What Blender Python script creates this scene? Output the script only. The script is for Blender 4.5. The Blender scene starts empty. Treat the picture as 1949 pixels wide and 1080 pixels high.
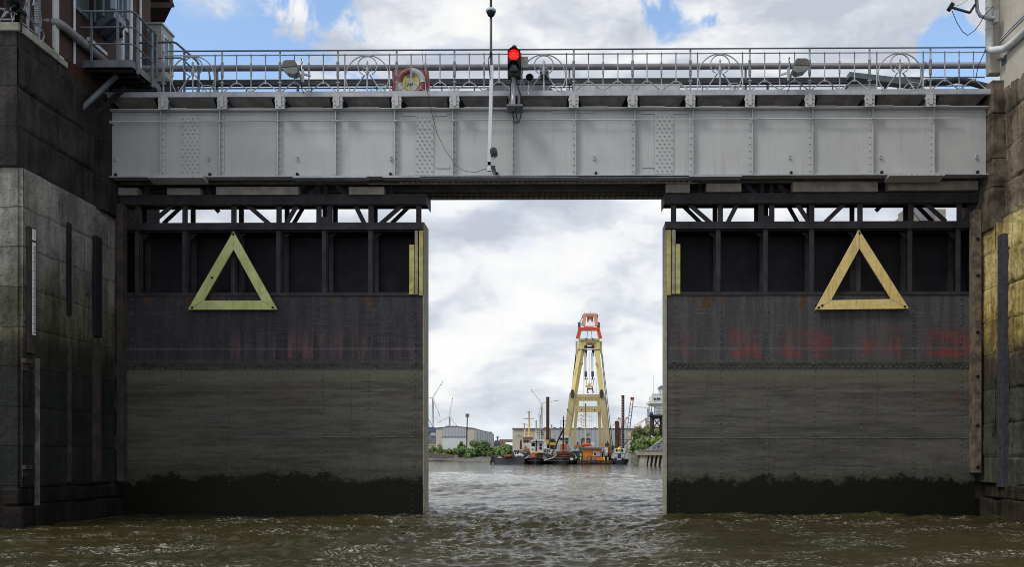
import bpy, math, random
import numpy as np
from mathutils import Vector, Matrix
random.seed(7); rng = np.random.default_rng(11)
SC = bpy.context.scene; COL = SC.collection
R = math.radians

# ------------------------------------------------------------------ camera
F = 1700.0; W0 = 1949.0; H0 = 1080.0
CAMZ = 1.75; YAW = R(0.55)
PPX, PPY = 1063.0, 870.0            # principal point of the (shifted) lens, in photo pixels
cd = bpy.data.cameras.new("camera"); cam = bpy.data.objects.new("camera", cd); COL.objects.link(cam)
cam.location = (0, 0, CAMZ); cam.rotation_euler = (R(90), 0, YAW)
cd.sensor_fit = 'HORIZONTAL'; cd.sensor_width = 36.0; cd.lens = 36.0 * F / W0
cd.shift_x = -(PPX - W0 / 2) / W0; cd.shift_y = (PPY - H0 / 2) / W0
cd.clip_start = 0.1; cd.clip_end = 30000
SC.camera = cam

# ------------------------------------------------------------------ sun, sky, exposure
SUN_EL, SUN_AZ = R(48), R(236)      # azimuth clockwise from +Y: behind the camera, to its left
sd = bpy.data.lights.new("sun", 'SUN'); sun = bpy.data.objects.new("sun", sd); COL.objects.link(sun)
sd.energy = 1.3; sd.angle = R(14); sd.color = (1.0, 0.95, 0.87)
sdir = Vector((math.sin(SUN_AZ) * math.cos(SUN_EL), math.cos(SUN_AZ) * math.cos(SUN_EL), math.sin(SUN_EL)))
sun.rotation_euler = sdir.to_track_quat('Z', 'Y').to_euler()
sun.location = (-30, -30, 40)
SC.view_settings.view_transform = 'Standard'; SC.view_settings.look = 'None'
SC.cycles.filter_width = 1.0
SC.view_settings.exposure = 0.50; SC.view_settings.gamma = 1.0

def pdir(px, py):
    u = (px - PPX) / F; v = (PPY - py) / F
    d = Vector((math.cos(YAW) * u - math.sin(YAW), math.sin(YAW) * u + math.cos(YAW), v))
    return d
def P(px, py, Y):
    d = pdir(px, py); t = Y / d.y
    return Vector((d.x * t, Y, CAMZ + d.z * t))
def PX(px, Y): return P(px, 870, Y).x
def PZ(py, Y, px=1080): return P(px, py, Y).z

class NG:
    """small helper for node graphs"""
    def __init__(s, tree):
        s.t = tree; s.n = tree.nodes; s.l = tree.links
    def new(s, typ, **kw):
        nd = s.n.new(typ)
        for k, v in kw.items(): setattr(nd, k, v)
        return nd
    def put(s, sock, v):
        if v is None: return
        if hasattr(v, 'is_linked') or hasattr(v, 'links'): s.l.new(v, sock)
        else:
            if sock.type == 'RGBA' and len(v) == 3: v = (*v, 1)
            sock.default_value = v
    def m(s, op, a, b=None, c=None, clamp=False):
        nd = s.new('ShaderNodeMath', operation=op, use_clamp=clamp)
        s.put(nd.inputs[0], a); s.put(nd.inputs[1], b); s.put(nd.inputs[2], c)
        return nd.outputs[0]
    def vm(s, op, a, b=None):
        nd = s.new('ShaderNodeVectorMath', operation=op)
        if op == 'SCALE':
            s.put(nd.inputs[0], a); nd.inputs['Scale'].default_value = 1 if b is None else b; return nd.outputs[0]
        s.put(nd.inputs[0], a); s.put(nd.inputs[1], b)
        return nd.outputs['Value'] if op in ('DOT_PRODUCT', 'LENGTH') else nd.outputs[0]
    def noise(s, vec, scale, detail=4, rough=0.55, dist=0.0, col=False):
        nd = s.new('ShaderNodeTexNoise'); s.put(nd.inputs['Vector'], vec)
        nd.inputs['Scale'].default_value = scale; nd.inputs['Detail'].default_value = detail
        nd.inputs['Roughness'].default_value = rough; nd.inputs['Distortion'].default_value = dist
        return nd.outputs['Color' if col else 'Fac']
    def step(s, v, a, b, smooth=True):
        nd = s.new('ShaderNodeMapRange'); nd.interpolation_type = 'SMOOTHSTEP' if smooth else 'LINEAR'
        s.put(nd.inputs[0], v); s.put(nd.inputs[1], a); s.put(nd.inputs[2], b)
        return nd.outputs[0]
    def mix(s, f, a, b, mode='MIX'):
        nd = s.new('ShaderNodeMix', data_type='RGBA', blend_type=mode)
        s.put(nd.inputs[0], f); s.put(nd.inputs[6], a); s.put(nd.inputs[7], b)
        return nd.outputs[2]
    def xyz(s, x, y, z):
        nd = s.new('ShaderNodeCombineXYZ'); s.put(nd.inputs[0], x); s.put(nd.inputs[1], y); s.put(nd.inputs[2], z)
        return nd.outputs[0]
    def sep(s, v):
        nd = s.new('ShaderNodeSeparateXYZ'); s.put(nd.inputs[0], v); return nd.outputs
    def ramp(s, f, stops, interp='LINEAR'):
        nd = s.new('ShaderNodeValToRGB'); s.put(nd.inputs[0], f); nd.color_ramp.interpolation = interp
        e = nd.color_ramp.elements
        while len(e) < len(stops): e.new(0.5)
        for el, (p, c) in zip(e, stops):
            el.position = p; el.color = (*c, 1) if not isinstance(c, (int, float)) else (c, c, c, 1)
        return nd.outputs[0]

wd = bpy.data.worlds.new("World"); SC.world = wd; wd.use_nodes = True
def build_world():
    g = NG(wd.node_tree); g.n.clear()
    sky = g.new('ShaderNodeTexSky', sky_type='NISHITA', sun_disc=False, sun_elevation=SUN_EL, sun_rotation=SUN_AZ)
    sky.air_density = 1.0; sky.dust_density = 0.6; sky.ozone_density = 1.0
    d = g.vm('NORMALIZE', g.new('ShaderNodeTexCoord').outputs['Generated'])
    x, y, z = g.sep(d)
    zz = g.m('MAXIMUM', z, 0.0)
    den = g.m('ADD', zz, 0.16)
    p = g.xyz(g.m('DIVIDE', x, den), g.m('DIVIDE', y, den), 3.7)
    warp = g.vm('SCALE', g.vm('SUBTRACT', g.noise(p, 1.1, 3, col=True), (0.5, 0.5, 0.5)), None)
    warp.node.inputs['Scale'].default_value = 0.7
    pw = g.vm('ADD', p, warp)
    n1 = g.noise(pw, 0.95, 9, 0.56)
    n2 = g.noise(g.vm('ADD', pw, (4.1, 2.3, 9.0)), 2.1, 8, 0.55)
    # blue gaps where the photograph has them, ragged by the same noise
    rag = g.m('MULTIPLY_ADD', g.m('SUBTRACT', g.m('ADD', g.m('MULTIPLY', g.noise(d, 13, 8, .6, .6), .6), g.m('MULTIPLY', g.noise(d, 5, 4, .5, .4), .4)), .5), 2.3, .5)
    def gap(px, py, r0, r1):
        v = pdir(px, py).normalized()
        dt = g.m('ADD', g.m('ARCCOSINE', g.vm('DOT_PRODUCT', d, tuple(v))), g.m('MULTIPLY', g.m('SUBTRACT', rag, .5), R(min(r1, 6)) * 2.6))
        return g.step(dt, R(r1), R(r0))
    gaps = g.m('MULTIPLY', gap(450, 70, 1, 8.0), 1.15)
    for a in ((350, 60, 1.5, 8), (400, 110, 1.5, 7), (520, 90, .5, 5), (1250, 30, 0.4, 4.0), (1360, 40, .0, 1.7), (250, -150, 2, 9), (1500, -500, 3, 14), (600, -700, 2, 12), (1830, 60, .0, 3.2)):
        gaps = g.m('MAXIMUM', gaps, gap(*a))
    cover = g.m('ADD', g.m('MULTIPLY', n1, 1.0), g.m('MULTIPLY', g.m('SUBTRACT', n2, 0.5), 0.35))
    cover = g.m('SUBTRACT', cover, g.m('MULTIPLY', gaps, 0.31))
    low = g.step(z, 0.30, 0.42)
    a = g.step(cover, g.m('MULTIPLY_ADD', low, .13, .14), g.m('MULTIPLY_ADD', low, .13, .33))
    a = g.m('MULTIPLY', a, g.m('MULTIPLY_ADD', low, 0.03, 0.97))
    # cloud brightness: grey undersides against bright tops, banded flatter near the horizon
    hor = g.m('SQRT', g.m('ADD', g.m('MULTIPLY', x, x), g.m('MULTIPLY', y, y)))
    q = g.xyz(g.m('MULTIPLY', g.m('ARCTAN2', x, y), 4.0), 1.3, g.m('MULTIPLY', g.m('DIVIDE', z, hor), 7.0))
    qw = g.vm('ADD', q, g.vm('SCALE', g.vm('SUBTRACT', g.noise(q, 1.4, 4, col=True), (.5, .5, .5)), .55))
    n3 = g.noise(qw, 0.9, 7, 0.52)
    n4 = g.noise(pw, 1.5, 6, 0.5)
    s2 = g.noise(g.vm('ADD', qw, (-.08, 0, .24)), 1.25, 9, 0.54); s1 = g.noise(qw, 1.25, 9, .54)
    lit = g.m('MULTIPLY_ADD', g.m('SUBTRACT', s1, s2), 1.75, .5)
    sh = g.m('ADD', g.m('MULTIPLY', n3, 0.30), g.m('ADD', g.m('MULTIPLY', n4, 0.26), g.m('MULTIPLY', lit, .44)))
    ccol = g.ramp(sh, [(0.40, (3.9, 4.15, 4.7)), (0.46, (4.7, 4.95, 5.4)), (0.505, (5.5, 5.7, 6.05)), (0.545, (6.4, 6.5, 6.6)), (0.62, (7.0, 6.95, 6.85))])
    skyc = g.mix(1.0, sky.outputs[0], (1.75, 1.75, 1.72), 'MULTIPLY')
    hz = g.mix(g.m('MULTIPLY', g.step(z, 0.07, 0.0), .7), ccol, (5.6, 6.1, 6.8))
    c = g.mix(a, skyc, hz)
    bg = g.new('ShaderNodeBackground'); g.l.new(c, bg.inputs[0]); bg.inputs[1].default_value = 0.1
    out = g.new('ShaderNodeOutputWorld'); g.l.new(bg.outputs[0], out.inputs[0])
build_world()

# ------------------------------------------------------------------ mesh helpers
BASE = {}
class MB:
    def __init__(s): s.v = []; s.f = []; s.sm = []; s.rv = []
    def add(s, vs, fs, smooth=False):
        o = len(s.v); s.v += [tuple(v) for v in vs]; s.f += [[i + o for i in f] for f in fs]; s.sm += [smooth] * len(fs)
        return s
    def box(s, x0, x1, y0, y1, z0, z1):
        x0, x1 = min(x0, x1), max(x0, x1); y0, y1 = min(y0, y1), max(y0, y1); z0, z1 = min(z0, z1), max(z0, z1)
        vs = [(x, y, z) for z in (z0, z1) for y in (y0, y1) for x in (x0, x1)]
        return s.add(vs, [(0, 2, 3, 1), (4, 5, 7, 6), (0, 1, 5, 4), (2, 6, 7, 3), (0, 4, 6, 2), (1, 3, 7, 5)])
    def prism(s, poly, d):
        """poly: 3D points in order; extruded by vector d"""
        n = len(poly); d = Vector(d); a = [Vector(p) for p in poly]
        nrm = Vector((0, 0, 0))
        for i in range(n): nrm += a[i].cross(a[(i + 1) % n])
        if nrm.dot(d) > 0: a = a[::-1]
        vs = a + [p + d for p in a]
        fs = [list(range(n)), [2 * n - 1 - i for i in range(n)]] + [((i + 1) % n, i, i + n, (i + 1) % n + n) for i in range(n)]
        return s.add(vs, fs)
    def bar(s, p, q, w, h=None, up=(0, 0, 1)):
        h = w if h is None else h
        p = Vector(p); q = Vector(q); d = (q - p).normalized(); up = Vector(up)
        if abs(d.dot(up)) > .98: up = Vector((0, 1, 0))
        a = d.cross(up).normalized(); b = a.cross(d)
        o = [a * (i * w / 2) + b * (j * h / 2) for i, j in ((-1, -1), (1, -1), (1, 1), (-1, 1))]
        return s.prism([p + k for k in o], q - p)
    def tube(s, pts, r, n=8, closed=False, cap=True):
        pts = [Vector(p) for p in pts]; m = len(pts)
        rs = r if isinstance(r, (list, tuple)) else [r] * m
        vs = []; a = None
        for i, p in enumerate(pts):
            if closed: d = pts[(i + 1) % m] - pts[i - 1]
            else: d = pts[min(i + 1, m - 1)] - pts[max(i - 1, 0)]
            d.normalize()
            if a is None:
                a = d.cross(Vector((0, 0, 1)) if abs(d.z) < .9 else Vector((0, 1, 0)))
            else: a = a - d * a.dot(d)
            a.normalize(); b = d.cross(a)
            for k in range(n):
                t = 2 * math.pi * k / n
                vs.append(p + (a * math.cos(t) + b * math.sin(t)) * rs[i])
        fs = []
        for i in range(m if closed else m - 1):
            j = (i + 1) % m
            for k in range(n):
                k2 = (k + 1) % n
                fs.append((i * n + k, j * n + k, j * n + k2, i * n + k2))
        s.add(vs, [f[::-1] for f in fs], n > 4)
        if cap and not closed:
            o = len(s.v) - len(vs)
            s.f.append([o + k for k in range(n)]); s.sm.append(False)
            s.f.append([o + (m - 1) * n + k for k in range(n)][::-1]); s.sm.append(False)
        return s
    def lathe(s, prof, c, axis='z', n=20, smooth=True, cap=True):
        """prof: (radius, height) pairs along axis"""
        vs = []; ax = {'x': 0, 'y': 1, 'z': 2}[axis]; c = Vector(c)
        for r, h in prof:
            for k in range(n):
                t = 2 * math.pi * k / n; e = [0, 0, 0]
                e[(ax + 1) % 3] = r * math.cos(t); e[(ax + 2) % 3] = r * math.sin(t); e[ax] = h
                vs.append(c + Vector(e))
        fs = []
        for i in range(len(prof) - 1):
            for k in range(n):
                k2 = (k + 1) % n; fs.append((i * n + k, i * n + k2, (i + 1) * n + k2, (i + 1) * n + k))
        s.add(vs, fs, smooth)
        if not cap: return s
        o = len(s.v) - len(vs)
        s.f.append([o + k for k in range(n)][::-1]); s.sm.append(False)
        s.f.append([o + (len(prof) - 1) * n + k for k in range(n)]); s.sm.append(False)
        return s
    def rivet(s, x, y, z, r=0.018, h=0.012):
        n = 6; vs = []
        for rr, hh in ((r, 0), (r * .6, h)):
            for k in range(n):
                t = 2 * math.pi * k / n; vs.append((x + rr * math.cos(t), y - hh, z + rr * math.sin(t)))
        fs = [(k, (k + 1) % n, n + (k + 1) % n, n + k) for k in range(n)] + [tuple(range(n, 2 * n))]
        s.rv += range(len(s.f), len(s.f) + len(fs))
        return s.add(vs, fs, False)
    def arc(s, c, rx, rz, a0, a1, r, n=20, tn=6, y=None):
        pts = [(c[0] + rx * math.cos(a0 + (a1 - a0) * i / n), c[1], c[2] + rz * math.sin(a0 + (a1 - a0) * i / n)) for i in range(n + 1)]
        return s.tube(pts, r, tn)
    def build(s, name, m, root=None, bevel=0, rivet_mat=None):
        me = bpy.data.meshes.new(name); off = Vector(BASE.get(root.name, (0, 0, 0))) if root else Vector((0, 0, 0))
        me.from_pydata([Vector(v) - off for v in s.v], [], s.f); me.materials.append(m)
        me.polygons.foreach_set('use_smooth', s.sm)
        if rivet_mat:
            me.materials.append(rivet_mat); k = np.zeros(len(s.f), np.int32); k[s.rv] = 1; me.polygons.foreach_set('material_index', k)
        me.update()
        o = bpy.data.objects.new(name, me); COL.objects.link(o)
        if root: o.parent = root; BASE[o.name] = tuple(off)
        if bevel:
            b = o.modifiers.new('bevel', 'BEVEL'); b.width = bevel; b.segments = 2; b.limit_method = 'ANGLE'
        return o

def tag(o, label=None, cat=None, group=None, kind=None):
    if label: o['label'] = label
    if cat: o['category'] = cat
    if group: o['group'] = group
    if kind: o['kind'] = kind
    return o
def thing(name, label, cat, base, group=None):
    o = bpy.data.objects.new(name, None); COL.objects.link(o); o.location = base; o.empty_display_size = .2
    BASE[o.name] = tuple(base)
    return tag(o, label, cat, group)
def solo(mb, name, m, label, cat, base, group=None, bevel=0):
    """a thing that is one mesh, its origin at its base"""
    BASE['_t'] = tuple(base)
    class Q: name = '_t'
    me = bpy.data.meshes.new(name); me.from_pydata([Vector(v) - Vector(base) for v in mb.v], [], mb.f); me.materials.append(m)
    me.polygons.foreach_set('use_smooth', mb.sm); me.update()
    o = bpy.data.objects.new(name, me); COL.objects.link(o); o.location = base; BASE[o.name] = tuple(base)
    if bevel:
        b = o.modifiers.new('bevel', 'BEVEL'); b.width = bevel; b.segments = 2; b.limit_method = 'ANGLE'
    return tag(o, label, cat, group)
def copy_tree(o, parent=None):
    c = o.copy(); COL.objects.link(c); c.parent = parent
    for ch in list(o.children): copy_tree(ch, c)
    return c
def text_mesh(txt, size, loc, m, root, name, depth=0.002):
    """lettering facing -Y, raised a little"""
    cu = bpy.data.curves.new(name, 'FONT'); cu.body = txt; cu.size = size; cu.extrude = depth; cu.align_x = 'CENTER'; cu.align_y = 'CENTER'
    ob = bpy.data.objects.new(name + '_tmp', cu); COL.objects.link(ob)
    bpy.context.view_layer.update()
    me = bpy.data.meshes.new_from_object(ob); bpy.data.objects.remove(ob)
    off = Vector(BASE[root.name]); me.name = name
    me.transform(Matrix.Translation(Vector(loc) - off) @ Matrix.Rotation(R(90), 4, 'X'))
    me.materials.clear(); me.materials.append(m)
    o = bpy.data.objects.new(name, me); COL.objects.link(o); o.parent = root; BASE[o.name] = tuple(off)
    return o

# ------------------------------------------------------------------ materials
M = {}
def pbr(name):
    m = bpy.data.materials.new(name); m.use_nodes = True; g = NG(m.node_tree)
    b = g.n['Principled BSDF']; M[name] = m
    return m, g, b
def bump(g, b, h, strength=0.3, dist=0.02):
    nd = g.new('ShaderNodeBump'); nd.inputs['Strength'].default_value = strength; nd.inputs['Distance'].default_value = dist
    g.l.new(h, nd.inputs['Height']); g.l.new(nd.outputs[0], b.inputs['Normal'])
def simple(name, c, rough=0.55, var=0.25, scale=3.0, c2=None, metal=0.0, streak=0.0, bmp=0.0, bscale=20.0, fine=0.0, rust=0.0):
    """paint, stone or rubber with blotches, vertical run marks and grain"""
    m, g, b = pbr(name)
    pos = g.new('ShaderNodeNewGeometry').outputs['Position']
    n = g.noise(pos, scale, 5, 0.6)
    d = c2 if c2 else tuple(k * (1 - var) for k in c)
    l = tuple(min(1, k * (1 + var * .6)) for k in c)
    col = g.mix(g.step(n, .32, .68), d, l)
    if streak:
        sv = g.vm('MULTIPLY', pos, (9.0, 9.0, 0.55)); ns = g.noise(sv, 1.0, 4, .6)
        col = g.mix(g.m('MULTIPLY', g.step(ns, .5, .72), streak), col, tuple(k * .55 for k in c))
    if fine:
        nf = g.noise(pos, 60, 3, .7); col = g.mix(g.m('MULTIPLY', g.step(nf, .45, .75), fine), col, tuple(k * .5 for k in c))
    if rust:
        nr = g.noise(g.vm('MULTIPLY', pos, (3.1, 3.1, .32)), 1.0, 5, .65); col = g.mix(g.m('MULTIPLY', g.step(nr, .56, .74), rust), col, (.17, .125, .085))
        nd2 = g.noise(pos, 5.5, 5, .7); col = g.mix(g.m('MULTIPLY', g.step(nd2, .64, .72), rust * .9), col, (.10, .08, .07))
    g.put(b.inputs['Base Color'], col); b.inputs['Roughness'].default_value = rough; b.inputs['Metallic'].default_value = metal
    if rough >= .55: b.inputs['Specular IOR Level'].default_value = .18
    if bmp: bump(g, b, g.noise(pos, bscale, 4, .6), bmp)
    return m
simple('gauge_white', (.82, .83, .84), .5, .1, 3)
simple('paint_girder', (0.41, 0.417, 0.42), .5, .07, 1.1, streak=.22, fine=.06, rust=.24)
simple('strip_grey', (.17, .16, .14), .8, .5, 2.2, c2=(.05, .048, .042), streak=.6)
simple('rivet_lit', (.095, .095, .09), .5, .4, 3)  # pale tone stands in for light caught on gate rivet heads; seam strips share it
simple('paint_rail', (0.30, 0.32, 0.335), .45, .2, 12, fine=.25)
simple('paint_fascia', (0.36, 0.38, 0.42), .5, .2, 2, streak=.4)
simple('paint_grey_dark', (0.12, 0.13, 0.15), .5, .3, 3, streak=.3)
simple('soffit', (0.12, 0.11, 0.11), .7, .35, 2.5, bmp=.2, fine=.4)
simple('steel_dark', (0.034, 0.030, 0.036), .6, .35, 2.5, streak=.4, bmp=.15)
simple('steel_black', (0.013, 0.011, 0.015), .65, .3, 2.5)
simple('pad_pale', (0.27, 0.24, 0.215), .7, .25, 3, streak=.4)
simple('rust_steel', (0.055, 0.044, 0.039), .75, .4, 3, c2=(0.03, 0.027, 0.028), bmp=.3)
simple('soffit_pale', (0.24, 0.22, 0.215), .75, .3, 2.5, fine=.45)
simple('old_stone', (0.13, 0.105, 0.08), .85, .5, 2.2, c2=(.035, .028, .024), streak=.6, bmp=.8, bscale=5, fine=.4)
simple('timber_post', (0.15, 0.115, 0.085), .8, .4, 4, c2=(0.06, 0.05, 0.045), streak=.5, bmp=.3)
simple('rubber', (0.016, 0.017, 0.021), .6, .3, 4)
simple('board_yellow', (0.42, 0.38, 0.13), .6, .3, 5, streak=.6, fine=.3)
simple('board_grey', (0.30, 0.28, 0.22), .7, .3, 5, streak=.6, fine=.3)
simple('pipe_grey', (0.17, 0.165, 0.185), .45, .2, 2, streak=.2)
simple('pipe_dark', (0.055, 0.055, 0.068), .55, .3, 6)
simple('iron_grey', (0.17, 0.195, 0.23), .5, .25, 12)
simple('galv', (0.36, 0.38, 0.41), .4, .15, 9, metal=.3)
simple('galv_dark', (0.10, 0.125, 0.15), .45, .2, 6, metal=.2)
simple('lamp_housing', (0.10, 0.09, 0.08), .5, .3, 20)
simple('lamp_glass', (0.19, 0.20, 0.20), .25, .1, 6)
simple('red_plastic', (0.26, 0.038, 0.038), .4, .15, 4)
simple('red_ring', (0.21, 0.036, 0.04), .4, .1, 4)
simple('white_paint', (0.60, 0.61, 0.65), .45, .08, 3, streak=.15)
simple('white_grey', (0.44, 0.46, 0.47), .5, .12, 3, streak=.3)
simple('yellow_lens', (0.46, 0.44, 0.13), .3, .2, 6)
simple('black_plastic', (0.014, 0.014, 0.016), .55, .2, 8)
simple('green_black', (0.03, 0.05, 0.048), .45, .2, 5)
simple('window_dark', (0.02, 0.03, 0.04), .08, .2, 1)
simple('window_frame', (0.15, 0.19, 0.24), .4, .12, 3)
simple('frame_white', (0.48, 0.51, 0.55), .4, .1, 3)
simple('booth_grey', (0.30, 0.31, 0.30), .55, .12, 2, streak=.2)
simple('eave_wood', (0.035, 0.024, 0.02), .8, .3, 3)
simple('concrete', (0.36, 0.33, 0.27), .85, .2, 1.5, streak=.4, bmp=.2)
simple('render_plaster', (0.50, 0.47, 0.40), .9, .12, 1.4, streak=.35, fine=.15, bmp=.25, bscale=8)
simple('cap_stone', (0.30, 0.30, 0.29), .85, .25, 2, streak=.5, bmp=.2, c2=(.16, .17, .11))
# far harbour
simple('hull_dark', (0.055, 0.058, 0.075), .45, .3, .6, streak=.3)
simple('hull_black', (0.016, 0.016, 0.02), .4, .3, 1)
simple('hull_blue', (0.020, 0.022, 0.045), .35, .2, .8)
simple('rust', (0.28, 0.10, 0.05), .8, .35, 1.5, c2=(.12, .05, .03))
simple('rust_dark', (0.10, 0.045, 0.03), .8, .35, 1.5)
simple('tug_white', (0.70, 0.71, 0.72), .45, .1, .8, streak=.15)
simple('tug_cream', (0.66, 0.62, 0.54), .5, .08, .8)
simple('tug_red', (0.35, 0.06, 0.06), .5, .15, 1)
simple('orange', (0.62, 0.22, 0.025), .55, .15, .8)
simple('orange_deep', (0.55, 0.14, 0.03), .5, .2, 1)
simple('orange_light', (0.75, 0.10, 0.03), .4, .2, 1)
simple('yellow_band', (0.72, 0.44, 0.02), .45, .1, 1)
simple('yellow_paint', (0.72, 0.62, 0.05), .45, .1, 1)
simple('crane_yellow', (0.66, 0.54, 0.21), .5, .08, .25, streak=.25)
simple('crane_tan', (0.50, 0.42, 0.24), .55, .1, .25, streak=.3)
simple('crane_red', (0.60, 0.07, 0.03), .5, .1, .3)
simple('crane_salmon', (0.70, 0.30, 0.20), .5, .1, .4)
simple('crane_blue', (0.05, 0.08, 0.16), .5, .2, .4)
simple('rope', (0.5, 0.52, 0.54), .5, .1, 1)
simple('rope_dark', (0.06, 0.10, 0.09), .6, .2, 1)
simple('deck_house_green', (0.05, 0.09, 0.075), .6, .2, 1)
simple('pale_blue', (0.42, 0.52, 0.60), .5, .1, 1)
simple('lilac', (0.36, 0.38, 0.48), .4, .1, 1)
simple('far_white', (0.74, 0.76, 0.79), .5, .05, .1)
simple('far_blue', (0.20, 0.34, 0.50), .5, .15, .1)
simple('far_red', (0.55, 0.22, 0.20), .5, .2, .2)
simple('far_orange', (0.72, 0.30, 0.20), .5, .2, .2)
simple('container_red', (0.36, 0.13, 0.13), .5, .2, .3)
simple('container_blue', (0.10, 0.17, 0.32), .5, .2, .3)
simple('roof_dark', (0.20, 0.20, 0.22), .6, .2, .3)
simple('hall_door', (0.60, 0.63, 0.66), .5, .05, .2, streak=.1)
simple('hall_concrete', (0.55, 0.51, 0.43), .8, .1, .3, streak=.15)
simple('far_slate', (0.10, 0.14, 0.24), .6, .2, .2)
simple('bark', (0.07, 0.055, 0.04), .9, .3, 4)

def leafmat(name, c1, c2, c3):
    m, g, b = pbr(name)
    pos = g.new('ShaderNodeNewGeometry').outputs['Position']
    oi = g.new('ShaderNodeObjectInfo').outputs['Random']
    n = g.noise(pos, .9, 4, .6); n2 = g.noise(pos, 7, 2, .6)
    f = g.m('ADD', g.m('MULTIPLY', n, .6), g.m('MULTIPLY', n2, .4))
    col = g.ramp(f, [(.36, c1), (.5, c2), (.64, c3)])
    hs = g.new('ShaderNodeHueSaturation'); g.put(hs.inputs['Hue'], g.m('MULTIPLY_ADD', oi, .035, .48)); g.put(hs.inputs['Value'], g.m('MULTIPLY_ADD', oi, .5, .8)); g.put(hs.inputs['Color'], col)
    g.put(b.inputs['Base Color'], hs.outputs[0]); b.inputs['Roughness'].default_value = .6
    tr = g.new('ShaderNodeBsdfTranslucent'); g.put(tr.inputs[0], hs.outputs[0])
    mx = g.new('ShaderNodeMixShader'); mx.inputs[0].default_value = .3
    g.l.new(b.outputs[0], mx.inputs[1]); g.l.new(tr.outputs[0], mx.inputs[2]); g.l.new(mx.outputs[0], g.n['Material Output'].inputs[0])
leafmat('leaf', (.09, .16, .06), (.18, .28, .11), (.30, .40, .17))
leafmat('leaf_pale', (.15, .23, .08), (.28, .38, .13), (.42, .50, .20))

def sheetmat(name, c1, c2, pitch, axis='x'):
    m, g, b = pbr(name)
    pos = g.new('ShaderNodeNewGeometry').outputs['Position']; x, y, z = g.sep(pos)
    k = g.m('FRACT', g.m('DIVIDE', g.m('ADD', x, y), pitch))
    s = g.step(g.m('ABSOLUTE', g.m('SUBTRACT', k, .5)), .3, .42)
    g.put(b.inputs['Base Color'], g.mix(g.m('MULTIPLY', s, .7), g.mix(g.noise(pos, .15, 3), c1, tuple(i * 1.08 for i in c1)), c2)); b.inputs['Roughness'].default_value = .55
sheetmat('hall_sheet', (.40, .42, .47), (.27, .29, .34), 1.35)
sheetmat('hall_sheet_blue', (.38, .41, .47), (.30, .33, .40), .9)
sheetmat('hut_boards', (.66, .23, .02), (.46, .15, .015), .45)

def brickmat():
    m, g, b = pbr('brick')
    pos = g.new('ShaderNodeNewGeometry').outputs['Position']; x, y, z = g.sep(pos)
    v = g.xyz(g.m('ADD', x, y), z, 0)
    br = g.new('ShaderNodeTexBrick'); g.put(br.inputs['Vector'], v)
    br.inputs['Scale'].default_value = 1; br.inputs['Brick Width'].default_value = .25; br.inputs['Row Height'].default_value = .078; br.inputs['Mortar Size'].default_value = .007
    g.put(br.inputs['Color1'], (.06, .024, .018)); g.put(br.inputs['Color2'], (.045, .02, .016)); g.put(br.inputs['Mortar'], (.04, .035, .032))
    n = g.noise(pos, 2.2, 5)
    g.put(b.inputs['Base Color'], g.mix(g.step(n, .3, .7), br.outputs[0], (.05, .027, .02), 'MIX') if False else g.mix(.45, br.outputs[0], g.mix(n, (.014, .009, .008), (.06, .028, .021)))); b.inputs['Roughness'].default_value = .85
    bump(g, b, br.outputs[1], -.4, .01)
brickmat()
simple('brick_orange', (.05, .021, .014), .85, .4, 6, bmp=.3)

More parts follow.
